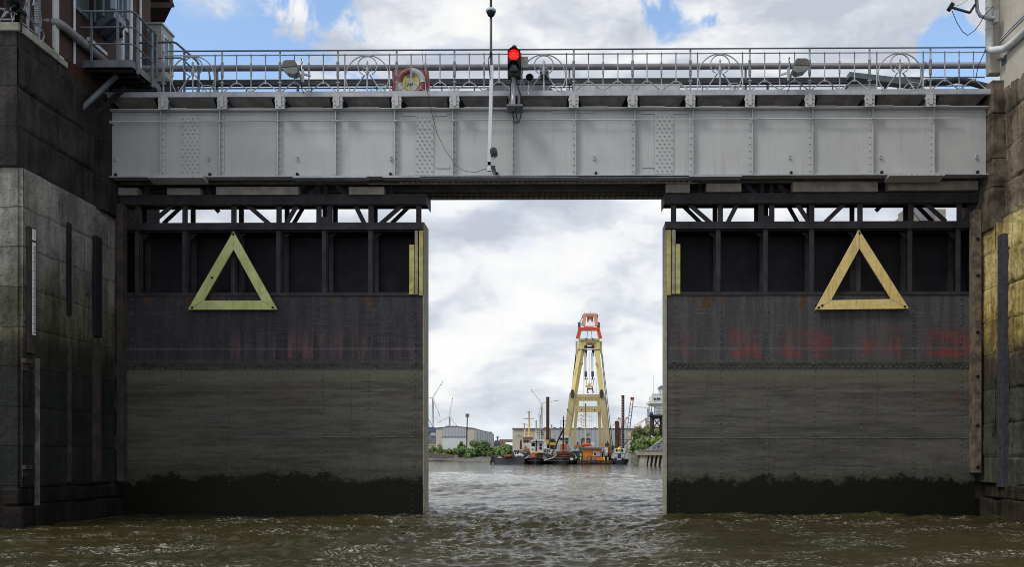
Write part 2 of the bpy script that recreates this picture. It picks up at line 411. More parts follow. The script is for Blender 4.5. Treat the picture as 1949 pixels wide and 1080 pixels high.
def stone(name, zones, joints=True, bw=2.5, zo=8.86):
    """dressed stone wall; zones: (z level, softness, colour a, colour b) from the top down, each the colour BELOW that level"""
    m, g, b = pbr(name)
    pos = g.new('ShaderNodeNewGeometry').outputs['Position']; x, y, z = g.sep(pos)
    u = g.m('ADD', x, y)
    pit2 = g.step(g.noise(pos, 11, 2, .5), .64, .70); big = g.noise(g.vm('MULTIPLY', pos, (1.6, 1.6, 1.0)), 1.0, 6, .7)
    st = g.vm('MULTIPLY', pos, (5.0, 5.0, .5)); run = g.noise(st, 1.0, 5, .62)
    bl = g.noise(pos, 1.1, 6, .65); fi = g.noise(pos, 9, 5, .65); ed = g.noise(g.vm('MULTIPLY', pos, (2.2, 2.2, .8)), 1, 5, .65)
    col = None
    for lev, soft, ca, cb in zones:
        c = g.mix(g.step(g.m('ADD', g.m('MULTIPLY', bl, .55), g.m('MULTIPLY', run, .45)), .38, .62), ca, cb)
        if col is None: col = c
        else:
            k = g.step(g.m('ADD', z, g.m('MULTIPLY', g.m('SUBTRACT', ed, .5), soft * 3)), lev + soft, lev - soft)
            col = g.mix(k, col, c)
    col = g.mix(g.m('MULTIPLY', g.step(fi, .5, .75), .45), col, g.mix(.6, col, (.01, .01, .01)))
    pit = g.step(g.noise(pos, 4.3, 3, .5), .66, .74)
    col = g.mix(g.m('MULTIPLY', pit, .6), col, (.012, .011, .011))
    col = g.mix(g.m('MULTIPLY', pit2, .55), col, (.015, .013, .012)); col = g.mix(g.m('MULTIPLY', g.step(big, .5, .7), .6), col, g.mix(.75, col, (.012, .011, .008)))
    br = g.new('ShaderNodeTexBrick'); br.offset = .5; br.inputs['Scale'].default_value = 1
    br.inputs['Brick Width'].default_value = bw; br.inputs['Row Height'].default_value = .98; br.inputs['Mortar Size'].default_value = .016; br.inputs['Mortar Smooth'].default_value = .5
    wob = g.m('MULTIPLY', g.m('SUBTRACT', g.noise(pos, 1.6, 4), .5), .10)
    g.put(br.inputs['Vector'], g.xyz(u, g.m('ADD', g.m('ADD', z, 20 * .98 - zo), wob), 0))
    g.put(br.inputs['Color1'], (1.05, 1.02, 1)); g.put(br.inputs['Color2'], (.66, .68, .70)); g.put(br.inputs['Mortar'], (.4, .4, .4))
    col = g.mix(.85, col, g.mix(1.0, col, br.outputs[0], 'MULTIPLY'))
    g.put(b.inputs['Base Color'], col); b.inputs['Roughness'].default_value = .85; b.inputs['Specular IOR Level'].default_value = .2
    h = g.m('SUBTRACT', g.m('ADD', g.m('MULTIPLY', fi, .5), g.m('MULTIPLY', bl, 1.2)), g.m('MULTIPLY', br.outputs[1], .8))
    bump(g, b, h, .75, .09)
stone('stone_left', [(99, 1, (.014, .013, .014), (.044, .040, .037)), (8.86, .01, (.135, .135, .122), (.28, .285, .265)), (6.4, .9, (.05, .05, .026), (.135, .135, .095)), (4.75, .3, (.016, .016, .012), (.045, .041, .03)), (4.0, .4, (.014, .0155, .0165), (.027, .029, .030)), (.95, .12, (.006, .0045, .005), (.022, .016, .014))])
stone('stone_right', [(99, 1, (.07, .056, .042), (.25, .205, .15)), (8.5, .3, (.30, .23, .07), (.76, .63, .28)), (6.2, .7, (.22, .165, .05), (.66, .50, .16)), (4.9, .4, (.055, .046, .032), (.12, .10, .07)), (3.7, .5, (.04, .047, .033), (.085, .092, .066)), (.95, .1, (.016, .012, .009), (.07, .052, .036))], zo=8.60, bw=2.9)

def gatemat(name, reds, base, redcol, mk, vert):
    m, g, b = pbr(name)
    pos = g.new('ShaderNodeNewGeometry').outputs['Position']; x, y, z = g.sep(pos)
    hs = g.vm('MULTIPLY', pos, (.9, 1, 9.0)); hs2 = g.vm('MULTIPLY', pos, (.16, 1, 1.9)); band = g.m('ADD', g.m('MULTIPLY', g.noise(hs, 1, 8, .68), .55), g.m('MULTIPLY', g.noise(hs2, 1, 5, .6), .45))
    vs = g.vm('MULTIPLY', pos, (6.5, 1, .45)); run = g.noise(vs, 1, 5, .62)
    bl = g.noise(pos, .8, 6, .6); fi = g.noise(pos, 22, 4, .7)
    up = g.mix(g.step(run, .36, .66), tuple(k * .72 for k in base), tuple(k * 1.12 for k in base))
    mid = g.mix(g.step(band, .36, .64), tuple(k * mk * .55 for k in (.062, .060, .053)), tuple(k * mk for k in (.074, .072, .063)))
    mid = g.mix(g.m('MULTIPLY', g.step(bl, .55, .7), .4), mid, tuple(k * mk for k in (.035, .034, .031)))
    col = g.mix(g.step(g.m('ADD', z, g.m('MULTIPLY', band, .3)), 4.84, 4.62), up, mid)
    # weed line and paler olive strip below it
    ol = g.m('MULTIPLY', g.step(z, 3.75, 4.2), g.step(z, 4.36, 4.28))
    col = g.mix(g.m('MULTIPLY', ol, .6), col, tuple(k * mk for k in (.085, .085, .062)))
    wl = g.m('MULTIPLY', g.m('MULTIPLY', g.step(z, 4.28, 4.42), g.step(z, 4.6, 4.5)), .8)
    col = g.mix(wl, col, g.mix(g.step(g.noise(g.vm('MULTIPLY', pos, (6, 1, 16)), 1, 4), .42, .6), (.035, .037, .032), (.012, .012, .011)))
    for zl, k in ((4.96, .35), (3.72, .25), (3.2, .15)):
        col = g.mix(g.m('MULTIPLY', g.m('MULTIPLY', g.step(z, zl - .05, zl), g.step(z, zl + .06, zl + .02)), g.m('MULTIPLY', band, k)), col, (.22, .22, .22))
    # bare red lead where the fenders rub: fixed places along the gate
    x0, x1 = reds[0][0] - .3, reds[-1][0] + .3
    stops = []
    for px_, s in reds: stops.append(((px_ - x0) / (x1 - x0), s))
    rx = g.ramp(g.m('DIVIDE', g.m('SUBTRACT', g.m('ADD', x, g.m('MULTIPLY', g.m('SUBTRACT', g.noise(pos, 2.2, 6, .65), .5), .9)), x0), x1 - x0), stops, 'EASE')
    zc = g.m('MULTIPLY', g.step(g.m('ADD', z, g.m('MULTIPLY', run, .9)), 6.25, 5.55), g.step(z, 4.64, 4.74))
    tex = g.step(g.m('ADD', g.m('MULTIPLY', run, .2), g.m('MULTIPLY', g.noise(g.vm('MULTIPLY', pos, (1.3, 1, 3.6)), 1, 8, .68, .5), .8)), .40, .60)
    if vert: tex = g.step(run, .44, .60)
    col = g.mix(g.m('MULTIPLY', g.m('MULTIPLY', rx, zc), g.m('MULTIPLY_ADD', tex, .78, .0 if vert else .04)), col, redcol)
    zc2 = g.m('MULTIPLY', g.step(z, 4.2, 3.9), g.step(z, 3.1, 3.5))
    col = g.mix(g.m('MULTIPLY', g.m('MULTIPLY', g.m('MULTIPLY', rx, zc2), g.step(g.noise(g.vm('MULTIPLY', pos, (2, 1, .9)), 1, 6, .6), .40, .70)), .28), col, tuple(k * .8 for k in redcol))
    # rust creeping down from the shelf edge
    ru = g.step(g.m('ADD', z, g.m('MULTIPLY', g.step(g.noise(g.vm('MULTIPLY', pos, (2.4, 1, .7)), 1, 4, .6), .5, .72), .5)), 6.52, 6.68)
    col = g.mix(g.m('MULTIPLY', ru, g.step(z, 6.6, 6.5)), col, g.mix(fi, (.10, .055, .025), (.05, .03, .02)))
    # scrapes from hulls: thin, level, pale; rubbed dark patches
    sc = g.m('MULTIPLY', g.step(g.noise(g.vm('MULTIPLY', pos, (.8, 1, 42)), 1, 3, .6), .60, .68), g.step(g.noise(g.vm('MULTIPLY', pos, (.5, 1, 1.2)), 1, 4, .6), .46, .62))
    col = g.mix(g.m('MULTIPLY', sc, .38), col, (.15, .15, .14))
    dk = g.m('MULTIPLY', g.step(g.noise(g.vm('MULTIPLY', pos, (.7, 1, 14)), 1, 5, .65), .58, .70), g.step(z, 4.3, 4.1))
    col = g.mix(g.m('MULTIPLY', dk, .6), col, (.018, .018, .016))
    rr = g.step(g.noise(g.vm('MULTIPLY', pos, (7, 1, .55)), 1, 4, .6), .60, .72)
    col = g.mix(g.m('MULTIPLY', rr, .3), col, (.07, .042, .024))
    gr = g.m('MULTIPLY', g.step(g.m('ADD', z, g.m('MULTIPLY', run, .8)), 2.1, 1.4), .55)
    col = g.mix(gr, col, (.030, .034, .020))
    # wet weed at the waterline, ragged
    rag = g.m('ADD', g.m('MULTIPLY', g.noise(g.vm('MULTIPLY', pos, (.55, 1, .5)), 1.0, 3, .5), .5), g.m('MULTIPLY', g.noise(g.vm('MULTIPLY', pos, (2.6, 1, 3.2)), 1.0, 8, .75), .5))
    wet = g.step(g.m('ADD', z, g.m('MULTIPLY', g.m('SUBTRACT', rag, .5), 2.3)), 1.22, 1.02)
    col = g.mix(wet, col, g.mix(fi, (.004, .005, .003), (.013, .015, .009)))
    col = g.mix(g.m('MULTIPLY', g.step(fi, .5, .78), .45), col, g.mix(.7, col, (0, 0, 0)))
    col = g.mix(g.m('MULTIPLY', g.m('MULTIPLY', g.step(fi, .5, .25), .24), g.m('SUBTRACT', 1.0, wet)), col, (.18, .17, .155))
    g.put(b.inputs['Base Color'], col)
    g.put(b.inputs['Roughness'], g.m('MULTIPLY_ADD', wet, -.2, .62)); b.inputs['Specular IOR Level'].default_value = .12
    bump(g, b, g.m('ADD', g.m('MULTIPLY', bl, 2.0), g.m('ADD', g.m('MULTIPLY', fi, .6), g.m('MULTIPLY', band, .8))), .35, .03)
YG = 26.56
gx = lambda p: PX(p, YG)
gatemat('gate_left', [(gx(400), 0), (gx(450), .25), (gx(500), .1), (gx(548), .55), (gx(575), .35), (gx(600), .6), (gx(622), .05), (gx(640), .3), (gx(680), .35), (gx(705), .05), (gx(750), .22), (gx(800), .1)], (.040, .038, .047), (.22, .095, .092), 1.40, True)
gatemat('gate_right', [(gx(1272), .05), (gx(1300), .35), (gx(1330), .05), (gx(1385), .05), (gx(1400), .8), (gx(1436), .8), (gx(1458), .0), (gx(1478), .05), (gx(1495), .6), (gx(1565), .65), (gx(1588), .0), (gx(1630), .05), (gx(1650), .65), (gx(1712), .7), (gx(1732), .0), (gx(1760), .05), (gx(1775), .85), (gx(1840), .85)], (.066, .066, .072), (.22, .038, .032), 1.48, False)

def signmat(name, c, c2):
    m, g, b = pbr(name)
    pos = g.new('ShaderNodeNewGeometry').outputs['Position']
    n = g.noise(pos, 1.7, 5, .6); s = g.noise(g.vm('MULTIPLY', pos, (12, 1, 1.2)), 1, 4, .6); d = g.noise(pos, 9, 4, .6)
    col = g.mix(g.step(n, .35, .65), c, c2); col = g.mix(g.m('MULTIPLY', g.step(s, .48, .72), .55), col, tuple(k * .5 for k in c)); col = g.mix(g.m('MULTIPLY', g.step(g.noise(pos, 26, 3, .6), .55, .7), .3), col, tuple(k * .45 for k in c)); col = g.mix(g.m('MULTIPLY', g.step(g.noise(pos, 3.3, 5, .7), .52, .66), .45), col, (.34, .33, .20))
    col = g.mix(g.m('MULTIPLY', g.step(d, .66, .72), .5), col, (.09, .08, .04))
    g.put(b.inputs['Base Color'], col); b.inputs['Roughness'].default_value = .5
signmat('sign_green', (.40, .45, .14), (.54, .56, .24))
signmat('sign_tan', (.62, .47, .16), (.70, .55, .22))

def groundmat(name, c1, c2, sc, bs=.6):
    m, g, b = pbr(name)
    pos = g.new('ShaderNodeNewGeometry').outputs['Position']
    v = g.new('ShaderNodeTexVoronoi'); g.put(v.inputs['Vector'], pos); v.inputs['Scale'].default_value = sc
    n = g.noise(pos, sc * .35, 5)
    g.put(b.inputs['Base Color'], g.mix(g.m('ADD', g.m('MULTIPLY', n, .5), g.m('MULTIPLY', v.outputs['Distance'], .6)), c1, c2)); b.inputs['Roughness'].default_value = .9
    bump(g, b, v.outputs['Distance'], bs, .3)
groundmat('riprap', (.03, .027, .024), (.24, .22, .20), 1.1)
groundmat('rubble_grey', (.10, .105, .12), (.36, .37, .40), 1.8)
groundmat('shore', (.08, .07, .06), (.19, .17, .145), 1.2, .3)
groundmat('land_green', (.05, .075, .03), (.12, .13, .06), .5, .3)

m, g, b = pbr('red_lamp'); b.inputs['Base Color'].default_value = (.5, .01, .01, 1); b.inputs['Emission Color'].default_value = (1, .006, .004, 1); b.inputs['Emission Strength'].default_value = 1.25; b.inputs['Roughness'].default_value = .3
m, g, b = pbr('dark_lens'); b.inputs['Base Color'].default_value = (.015, .022, .024, 1); b.inputs['Roughness'].default_value = .15
m, g, b = pbr('glass_pane')
pos = g.new('ShaderNodeNewGeometry').outputs['Position']; n = g.noise(g.vm('MULTIPLY', pos, (6, 6, .6)), 1, 3)
g.put(b.inputs['Base Color'], g.mix(n, (.035, .055, .065), (.13, .17, .18))); b.inputs['Roughness'].default_value = .08

def watermat():
    m, g, b = pbr('water')
    pos = g.new('ShaderNodeNewGeometry').outputs['Position']
    n = g.noise(pos, .35, 4); 
    g.put(b.inputs['Base Color'], g.mix(n, (.027, .024, .009), (.042, .036, .013)))
    b.inputs['Roughness'].default_value = .045; b.inputs['IOR'].default_value = 1.33
    v = g.vm('MULTIPLY', pos, (1, 1.7, 1))
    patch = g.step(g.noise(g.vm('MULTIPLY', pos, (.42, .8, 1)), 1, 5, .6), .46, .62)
    w = g.vm('ADD', v, g.vm('SCALE', g.vm('SUBTRACT', g.noise(v, 1.6, 4, col=True), (.5, .5, .5)), .9))
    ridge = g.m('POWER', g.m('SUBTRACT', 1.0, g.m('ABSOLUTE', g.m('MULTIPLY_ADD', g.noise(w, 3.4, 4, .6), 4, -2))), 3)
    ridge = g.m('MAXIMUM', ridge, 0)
    h = g.m('ADD', g.m('MULTIPLY', g.noise(v, 5.5, 6, .62, .6), .7), g.m('MULTIPLY', g.noise(v, 16, 4, .6, .4), .3))
    h = g.m('ADD', h, g.m('MULTIPLY', g.m('MULTIPLY', ridge, patch), .55))
    x, y, z = g.sep(pos)
    bump(g, b, h, .6, .055)
    bn = [n_ for n_ in g.n if n_.type == 'BUMP'][0]; g.put(bn.inputs['Strength'], g.m('MULTIPLY_ADD', g.step(y, 120, 26), .32, .28))
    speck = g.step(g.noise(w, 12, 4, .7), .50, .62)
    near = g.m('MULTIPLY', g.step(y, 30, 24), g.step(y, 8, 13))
    foam_glint = g.m('MULTIPLY', g.m('MULTIPLY', g.step(ridge, .25, .75), speck), g.m('MULTIPLY', patch, near))  # beige flecks: foam, plus sky glints painted into the base colour
    foam_glint = g.m('MULTIPLY', foam_glint, .72)
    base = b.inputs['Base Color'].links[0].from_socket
    g.put(b.inputs['Base Color'], g.mix(foam_glint, base, (.60, .57, .50))); g.put(b.inputs['Roughness'], g.m('MULTIPLY_ADD', foam_glint, .5, .045))
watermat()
# ------------------------------------------------------------------ water: one sheet to the horizon, with real waves
def water():
    ys = [-25., -12, -5, -1, 1.0, 4., 7., 9., 10.5]
    y = 11.0
    while y < 9000:
        y += max(.03, y * y / (CAMZ * F) * (.42 if y < 70 else .5 if y < 380 else 4)) if y < 3000 else 900
        ys.append(y)
    ys = np.array(ys); nx = 820
    t = np.linspace(-1, 1, nx); t = np.sign(t) * np.abs(t) ** 1.15
    half = np.maximum(np.abs(ys) * .78, 10.) + 9
    X = half[:, None] * t[None, :] - .02 * ys[:, None]; Y = np.repeat(ys[:, None], nx, 1)
    Z = np.zeros_like(X); DX = np.zeros_like(X); DY = np.zeros_like(X)
    dx = half[:, None] * 2 / nx; dy = np.gradient(ys)[:, None]
    env = .8 + .45 * np.sin(X * .31 + 1.3 * np.sin(Y * .17)) * np.sin(Y * .23 + X * .11)
    for i in range(84):
        lam = 0.16 * (3.4 / .16) ** (rng.random() ** 1.1)
        th = rng.normal(math.pi * .5 + .22, .55); k = 2 * math.pi / lam
        kx, ky = k * math.cos(th), k * math.sin(th)
        amp = .0086 * lam ** .6 * rng.uniform(.5, 1.4)
        f = np.clip((lam / (1.7 * np.maximum(dx * abs(math.cos(th)), dy * abs(math.sin(th))))) - .6, 0, 1)
        ph = kx * X + ky * Y + rng.uniform(0, 6.28) + .8 * np.sin(X * .5 + i) * np.cos(Y * .37 + i * 2)
        Z += amp * f * np.cos(ph); s = amp * f * np.sin(ph) * .85
        DX -= s * math.cos(th); DY -= s * math.sin(th)
    Z *= env; edge = np.clip((Y - 0) / 3, 0, 1) * np.clip((1.0 - np.abs(t)[None, :]) * 40, 0, 1)
    Z *= edge; X = X + DX * edge * env; Y = Y + DY * edge * env
    v = np.stack([X, Y, Z], -1).reshape(-1, 3)
    ny = len(ys); idx = np.arange(ny * nx).reshape(ny, nx)
    fc = np.stack([idx[:-1, :-1], idx[:-1, 1:], idx[1:, 1:], idx[1:, :-1]], -1).reshape(-1, 4)
    me = bpy.data.meshes.new('water'); nf = len(fc)
    me.vertices.add(len(v)); me.vertices.foreach_set('co', v.ravel())
    me.loops.add(nf * 4); me.loops.foreach_set('vertex_index', fc.ravel())
    me.polygons.add(nf); me.polygons.foreach_set('loop_start', np.arange(0, nf * 4, 4)); me.polygons.foreach_set('loop_total', np.full(nf, 4))
    me.polygons.foreach_set('use_smooth', np.ones(nf, bool)); me.update(calc_edges=True); me.validate()
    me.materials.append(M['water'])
    o = bpy.data.objects.new('water', me); COL.objects.link(o); o['kind'] = 'structure'
water()

# ------------------------------------------------------------------ the two lock walls
YB = 26.0                                   # front of the bridge
XL, XR = PX(207, YB), PX(1880, YB)          # wall faces left and right
YN = 21.7
ZT = PZ(55, YN)                             # top of the left stone
def octaves(ny, nz, cells, seed):
    r_ = np.random.default_rng(seed); out = np.zeros((ny, nz)); a = 1.0
    for c in cells:
        cy, cz = max(2, int(ny / c)), max(2, int(nz / c)); g_ = r_.random((cy + 2, cz + 2)) - .5
        y = np.linspace(0, cy, ny); z = np.linspace(0, cz, nz); i = y.astype(int); j = z.astype(int); fy = (y - i)[:, None]; fz = (z - j)[None, :]
        fy = fy * fy * (3 - 2 * fy); fz = fz * fz * (3 - 2 * fz)
        out += a * ((g_[i][:, j] * (1 - fy) + g_[i + 1][:, j] * fy) * (1 - fz) + (g_[i][:, j + 1] * (1 - fy) + g_[i + 1][:, j + 1] * fy) * fz); a *= .6
    return out
def rough_face(mb, xp, sg, y0, y1, z0, z1, zo, bw, amp, joint, seed, st=.045):
    """hewn wall face: worn blocks with recessed, chipped joints"""
    ny, nz = int((y1 - y0) / st) + 2, int((z1 - z0) / st) + 2
    y = np.linspace(y0, y1, ny)[:, None] + np.zeros((1, nz)); z = np.linspace(z0, z1, nz)[None, :] + np.zeros((ny, 1))
    n = octaves(ny, nz, (22, 9, 4, 2), seed); ch = octaves(ny, nz, (6, 3), seed + 5)
    row = np.floor((z + 20 * .98 - zo) / .98).astype(int); fz = (z + 20 * .98 - zo) / .98 - row
    u = (y + xp) + np.where(row % 2 == 0, bw * .5, 0); col = np.floor(u / bw).astype(int); fu = u / bw - col
    d = np.minimum(np.minimum(fz, 1 - fz) * .98, np.minimum(fu, 1 - fu) * bw) + ch * .05
    blk = np.random.default_rng(seed + 9).random((400,))[(row * 37 + col * 11) % 400] - .5
    off = n * amp + blk * amp * .8 - joint * np.clip(1 - d / .05, 0, 1)
    X = xp + sg * off; o = len(mb.v)
    mb.v += [tuple(p) for p in np.stack([X, y, z], -1).reshape(-1, 3)]
    F_ = [(a * nz + k, (a + 1) * nz + k, (a + 1) * nz + k + 1, a * nz + k + 1) for a in range(ny - 1) for k in range(nz - 1)]
    mb.f += [[o + i for i in (f if sg > 0 else f[::-1])] for f in F_]; mb.sm += [True] * len(F_)
def left_wall():
    r = thing('lock_wall', 'tall dark stone lock wall on the left with a pale concrete lower facing', 'wall', (XL, YN, 0))
    ZC = 8.86
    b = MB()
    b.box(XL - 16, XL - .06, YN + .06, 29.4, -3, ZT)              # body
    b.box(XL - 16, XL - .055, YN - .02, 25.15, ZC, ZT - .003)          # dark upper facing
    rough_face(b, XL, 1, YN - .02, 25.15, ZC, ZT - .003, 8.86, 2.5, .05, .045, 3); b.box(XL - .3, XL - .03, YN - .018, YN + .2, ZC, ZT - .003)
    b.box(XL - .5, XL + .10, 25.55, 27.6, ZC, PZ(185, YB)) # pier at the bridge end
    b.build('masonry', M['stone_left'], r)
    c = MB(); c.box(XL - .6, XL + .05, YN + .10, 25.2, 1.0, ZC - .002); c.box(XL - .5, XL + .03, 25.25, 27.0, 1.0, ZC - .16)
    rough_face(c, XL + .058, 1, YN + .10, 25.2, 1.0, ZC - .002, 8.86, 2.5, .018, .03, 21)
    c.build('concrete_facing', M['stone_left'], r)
    d = MB()
    for z0, z1, j in ((-1, .56, .12), (.56, .99, .02)):   # broken footing courses at the waterline
        y = YN + .01
        while y < 27.2:
            w = random.uniform(.3, .95); d.box(XL - .4, XL + j + random.uniform(-.03, .07), y, y + w - .012, z0, z1 - random.uniform(0, .07)); y += w
    d.build('footing', M['stone_left'], r, .045)
    k = MB(); k.box(XL - 16, XL + .06, YN - .08, YN + 1.68, ZT, ZT + .2); k.box(XL - .5, XL + .05, YN + 1.68, YN + 2.1, ZT, ZT + .16)
    k.build('coping', M['cap_stone'], r, .02)
    return r
left_wall()

def right_wall():
    r = thing('lock_wall', 'sunlit right lock wall of rough stone covered with yellow lichen below pale render', 'wall', (XR, 24, 0))
    XW = XR + .32
    zt = 8.6
    b = MB(); b.box(XW + .06, XW + 14, 18, 28.2, -3, 12.3)
    rough_face(b, XW - .045, -1, 18, 25.6, .98, 12.25, 8.60, 2.9, .085, .05, 44)
    b.build('masonry', M['stone_right'], r)
    p = MB()
    zt0 = PZ(165, YB)
    for k in range(12):                      # weathered pier beside the bridge end
        hh = (.95, 1.3, .8, 1.2, .7)[k % 5]; z0 = zt0 - hh; zt0 = z0
        if z0 < 8.3: z0 = 8.3; hh = max(.1, zt0 + hh - 8.3) if zt0 < 8.3 else hh
        if hh <= .11: break
        p.box(XR - random.uniform(.0, .05), XW + .2, 25.62 + random.uniform(0, .05), 28, z0 + .006, z0 + hh)
    p.build('pier', M['old_stone'], r, .03)
    q = MB(); q.box(XR + .06, XW + .2, 25.62, 28, 1, 8.45); rough_face(q, XR + .045, -1, 25.62, 27.5, 1, 8.45, 8.60, 2.9, .05, .04, 71); q.build('recess_wall', M['stone_right'], r)
    d = MB()
    for z0, z1, j in ((-1, .55, .03), (.55, .98, .14)):
        y = 20.0
        while y < 26.4:
            w = random.uniform(.35, 1.1); d.box(XR + j + random.uniform(-.07, .07), XW + .4, y, y + w - .012, z0, z1 - random.uniform(0, .07)); y += w
    d.build('footing', M['stone_right'], r, .05)
    t = MB(); t.box(XW - .03, XW + 9, 19, 25.9, PZ(175, 25.4), 22); t.box(XR + .02, XW + .1, 25.902, 26.2, PZ(150, 26.2), 22)
    t.build('rendered_tower', M['render_plaster'], r, .03)
right_wall()

# ------------------------------------------------------------------ bridge
XA, XE = PX(207, YB) + .02, PX(1878, YB) - .02
zg_top, zg_bot = PZ(210, YB), PZ(336, YB)
z_deck = PZ(184, YB)
YR = 28.1
ST = [311, 423, 533, 643, 755, 865, 978, 1092, 1204, 1314, 1427, 1541, 1655, 1771]
bridge = thing('lock_bridge', 'grey riveted plate girder footbridge spanning the lock between both walls', 'bridge', (0, 27, zg_bot))
def girder():
    w = MB(); w.box(XA, XE, YB, YB + .02, zg_bot, zg_top)
    for zr in (zg_bot + .045,):
        x = XA + .1
        while x < XE: w.rivet(x, YB - .012, zr, .025, .026); x += .17
    w.box(XA, XE, YB - .012, YB, zg_bot, zg_bot + .1)                 # flange angles
    w.box(XA, XE, YB - .012, YB, zg_top - .1, zg_top - .012)
    x = XA + .1
    while x < XE: w.rivet(x, YB - .012, zg_top - .055, .018, .014); x += .128
    g = w.build('girder', M['paint_girder'], bridge)
    f = MB(); f.box(XA, XE, YB - .16, YB + .17, zg_top, zg_top + .03); f.box(XA, XE, YB - .13, YB - .013, zg_top - .022, zg_top - .002)
    for k in range(0, 14): f.box(PX(330 + k * 111, YB), PX(360 + k * 111 + (k * 37) % 40, YB), YB - .175, YB, zg_top + .03, zg_top + .045)
    f.build('top_flange', M['paint_girder'], bridge)
    fb = MB(); fb.box(XA, XE, YB - .15, YB + .17, zg_bot - .03, zg_bot)
    for a, e in ((730, 1410), (800, 1310), (1100, 1260), (560, 700)): fb.box(PX(a, YB), PX(e, YB), YB - .15, YB + .17, zg_bot - .03 - .012 * (a // 250) - .01, zg_bot - .031)
    x = XA + .08
    while x < XE: fb.lathe([(.016, 0), (.012, -.012)], (x, YB + .1, zg_bot - .05), 'z', 6); x += .17
    fb.build('bottom_flange', M['paint_fascia'], bridge)
    for i, s in enumerate(ST):
        t = MB(); x = PX(s, YB); sgn = -1 if s < 1063 else 1
        t.box(x - .045, x + .06, YB - .025, YB - .013, zg_bot + .02, zg_top - .105)
        xr = x + .05 * sgn if sgn > 0 else x - .045
        t.box(xr, xr + .022, YB - .12, YB - .025, zg_bot + .02, zg_top - .024)
        n = 9
        for k in range(n): t.rivet(x + (.012 if sgn < 0 else -.005), YB - .025, zg_bot + .14 + k * (zg_top - zg_bot - .36) / (n - 1), .027, .03)
        t.build('stiffener', M['paint_girder'], g)
    for s in (363, 808, 1264):
        t = MB(); x = PX(s, YB); t.box(x - .27, x + .27, YB - .024, YB - .013, zg_bot + .06, zg_top - .12)
        for k in range(15):
            z = zg_bot + .16 + k * (zg_top - zg_bot - .36) / 14
            for q in ((-.21, -.07, .07, .21) if k % 2 == 0 else (-.14, 0, .14)): t.rivet(x + q, YB - .024, z, .03, .032)
        t.build('splice_plate', M['paint_girder'], g)
    for s, e, yy in ((766, 850, 217), (1222, 1310, 215), (1052, 1130, 213)):
        t = MB(); t.box(PX(s, YB), PX(e, YB), YB - .03, YB - .013, PZ(yy + 3, YB), PZ(yy - 2, YB)); t.build('cover_strip', M['paint_girder'], g)
    for s in (830, 1222):
        t = MB(); t.box(PX(s, YB), PX(s + 26, YB), YB - .02, YB, PZ(320, YB), PZ(315, YB)); t.build('name_plate', M['paint_girder'], g)
    # long hand rod along the web, on clips
    rd = MB(); za, zb = PZ(232, YB), PZ(226.5, YB)
    rd.tube([(PX(215, YB), YB - .15, za), (PX(1822, YB), YB - .15, za + .015)], .018, 8)
    for s in ST: rd.box(PX(s, YB) - .02, PX(s, YB) + .01, YB - .17, YB - .1, za - .03, za + .02)
    rd.box(PX(213, YB), PX(219, YB), YB - .17, YB, za - .05, za + .02)
    rd.build('hand_rod', M['paint_girder'], bridge)
    for s in (222, 398, 566, 744, 1130, 1502, 1675, 1857):   # small lugs
        l = MB(); x = PX(s, YB); z = PZ(301, YB); l.box(x - .022, x + .022, YB - .05, YB - .001, z - .06, z + .06); l.box(x - .018, x + .018, YB - .09, YB - .05, z + .02, z + .05)
        l.build('lug', M['paint_girder'], g)
    for s in (222, 401, 567, 744, 946, 1134, 1505, 1677, 1859):
        l = MB(); x = PX(s, YB); z = PZ(331, YB); l.box(x - .03, x + .03, YB - .1, YB - .012, z - .05, z + .03); l.build('drain_stub', M['steel_black'], g)
    # light covers hung on the bottom flange
    for a, e in ((290, 394), (1686, 1790)):
        c = MB(); x0, x1 = PX(a, YB), PX(e, YB)
        c.prism([(x0, YB - .3, zg_bot - .02), (x0, YB - .3, zg_bot - .1), (x0, YB + .1, zg_bot - .17), (x0, YB + .1, zg_bot - .02)], (x1 - x0, 0, 0))
        for k in range(9): c.rivet(x0 + .12 + k * (x1 - x0 - .24) / 8, YB - .3, zg_bot - .075, .022, .014)
        c.build('cover_box', M['paint_girder'], bridge)
    # underside
    u = MB(); u.box(XA, XE, YB + .2, YR - .1, zg_bot + .75, zg_bot + .8)
    for yy, zz in ((YB + .45, -.06), (27.25, -.06), (27.4, -.0)): u.box(XA, XE, yy, yy + .12, zg_bot + zz, zg_bot + .7)
    for s in range(240, 1880, 56):
        x = PX(s, 27); u.box(x - .06, x + .06, YB + .2, YR - .1, zg_bot + .2, zg_bot + .74)
    u.build('cross_beams', M['soffit'], bridge)
    rg = MB(); rg.box(XA, XE, YR, YR + .025, zg_bot, zg_top); rg.box(XA, XE, YR - .16, YR + .16, zg_bot - .03, zg_bot - .002); rg.box(XA, XE, YR - .16, YR + .16, zg_top, zg_top + .03)
    x = PX(780, YR)
    while x < PX(1300, YR):
        rg.box(x, x + .1, YR - .17, YR - .161, zg_bot - .025, zg_bot - .005); rg.box(x + .05, x + .13, YR - .012, YR - .001, zg_bot + .03, zg_bot + .06); x += .17
    rg.build('rear_girder', M['soffit'], bridge)
    for yy, Yl, ln, sp in ((376.5, YR - .165, .11, .17), (368, 27.8, .10, .17), (346.5, YB + .3, .12, .17)):
        l = MB(); x = PX(760, Yl); z = PZ(yy, Yl)
        l.box(PX(700, Yl), PX(1330, Yl), Yl, Yl + .03, z - .05, z - .03)
        while x < PX(1310, Yl): l.box(x, x + ln, Yl - .01, Yl + .04, z - .028, z + .016); l.box(x, x + .03, Yl, Yl + .02, z + .017, z + .05); x += sp
        l.build('lacing_strip', M['pad_pale'], bridge)
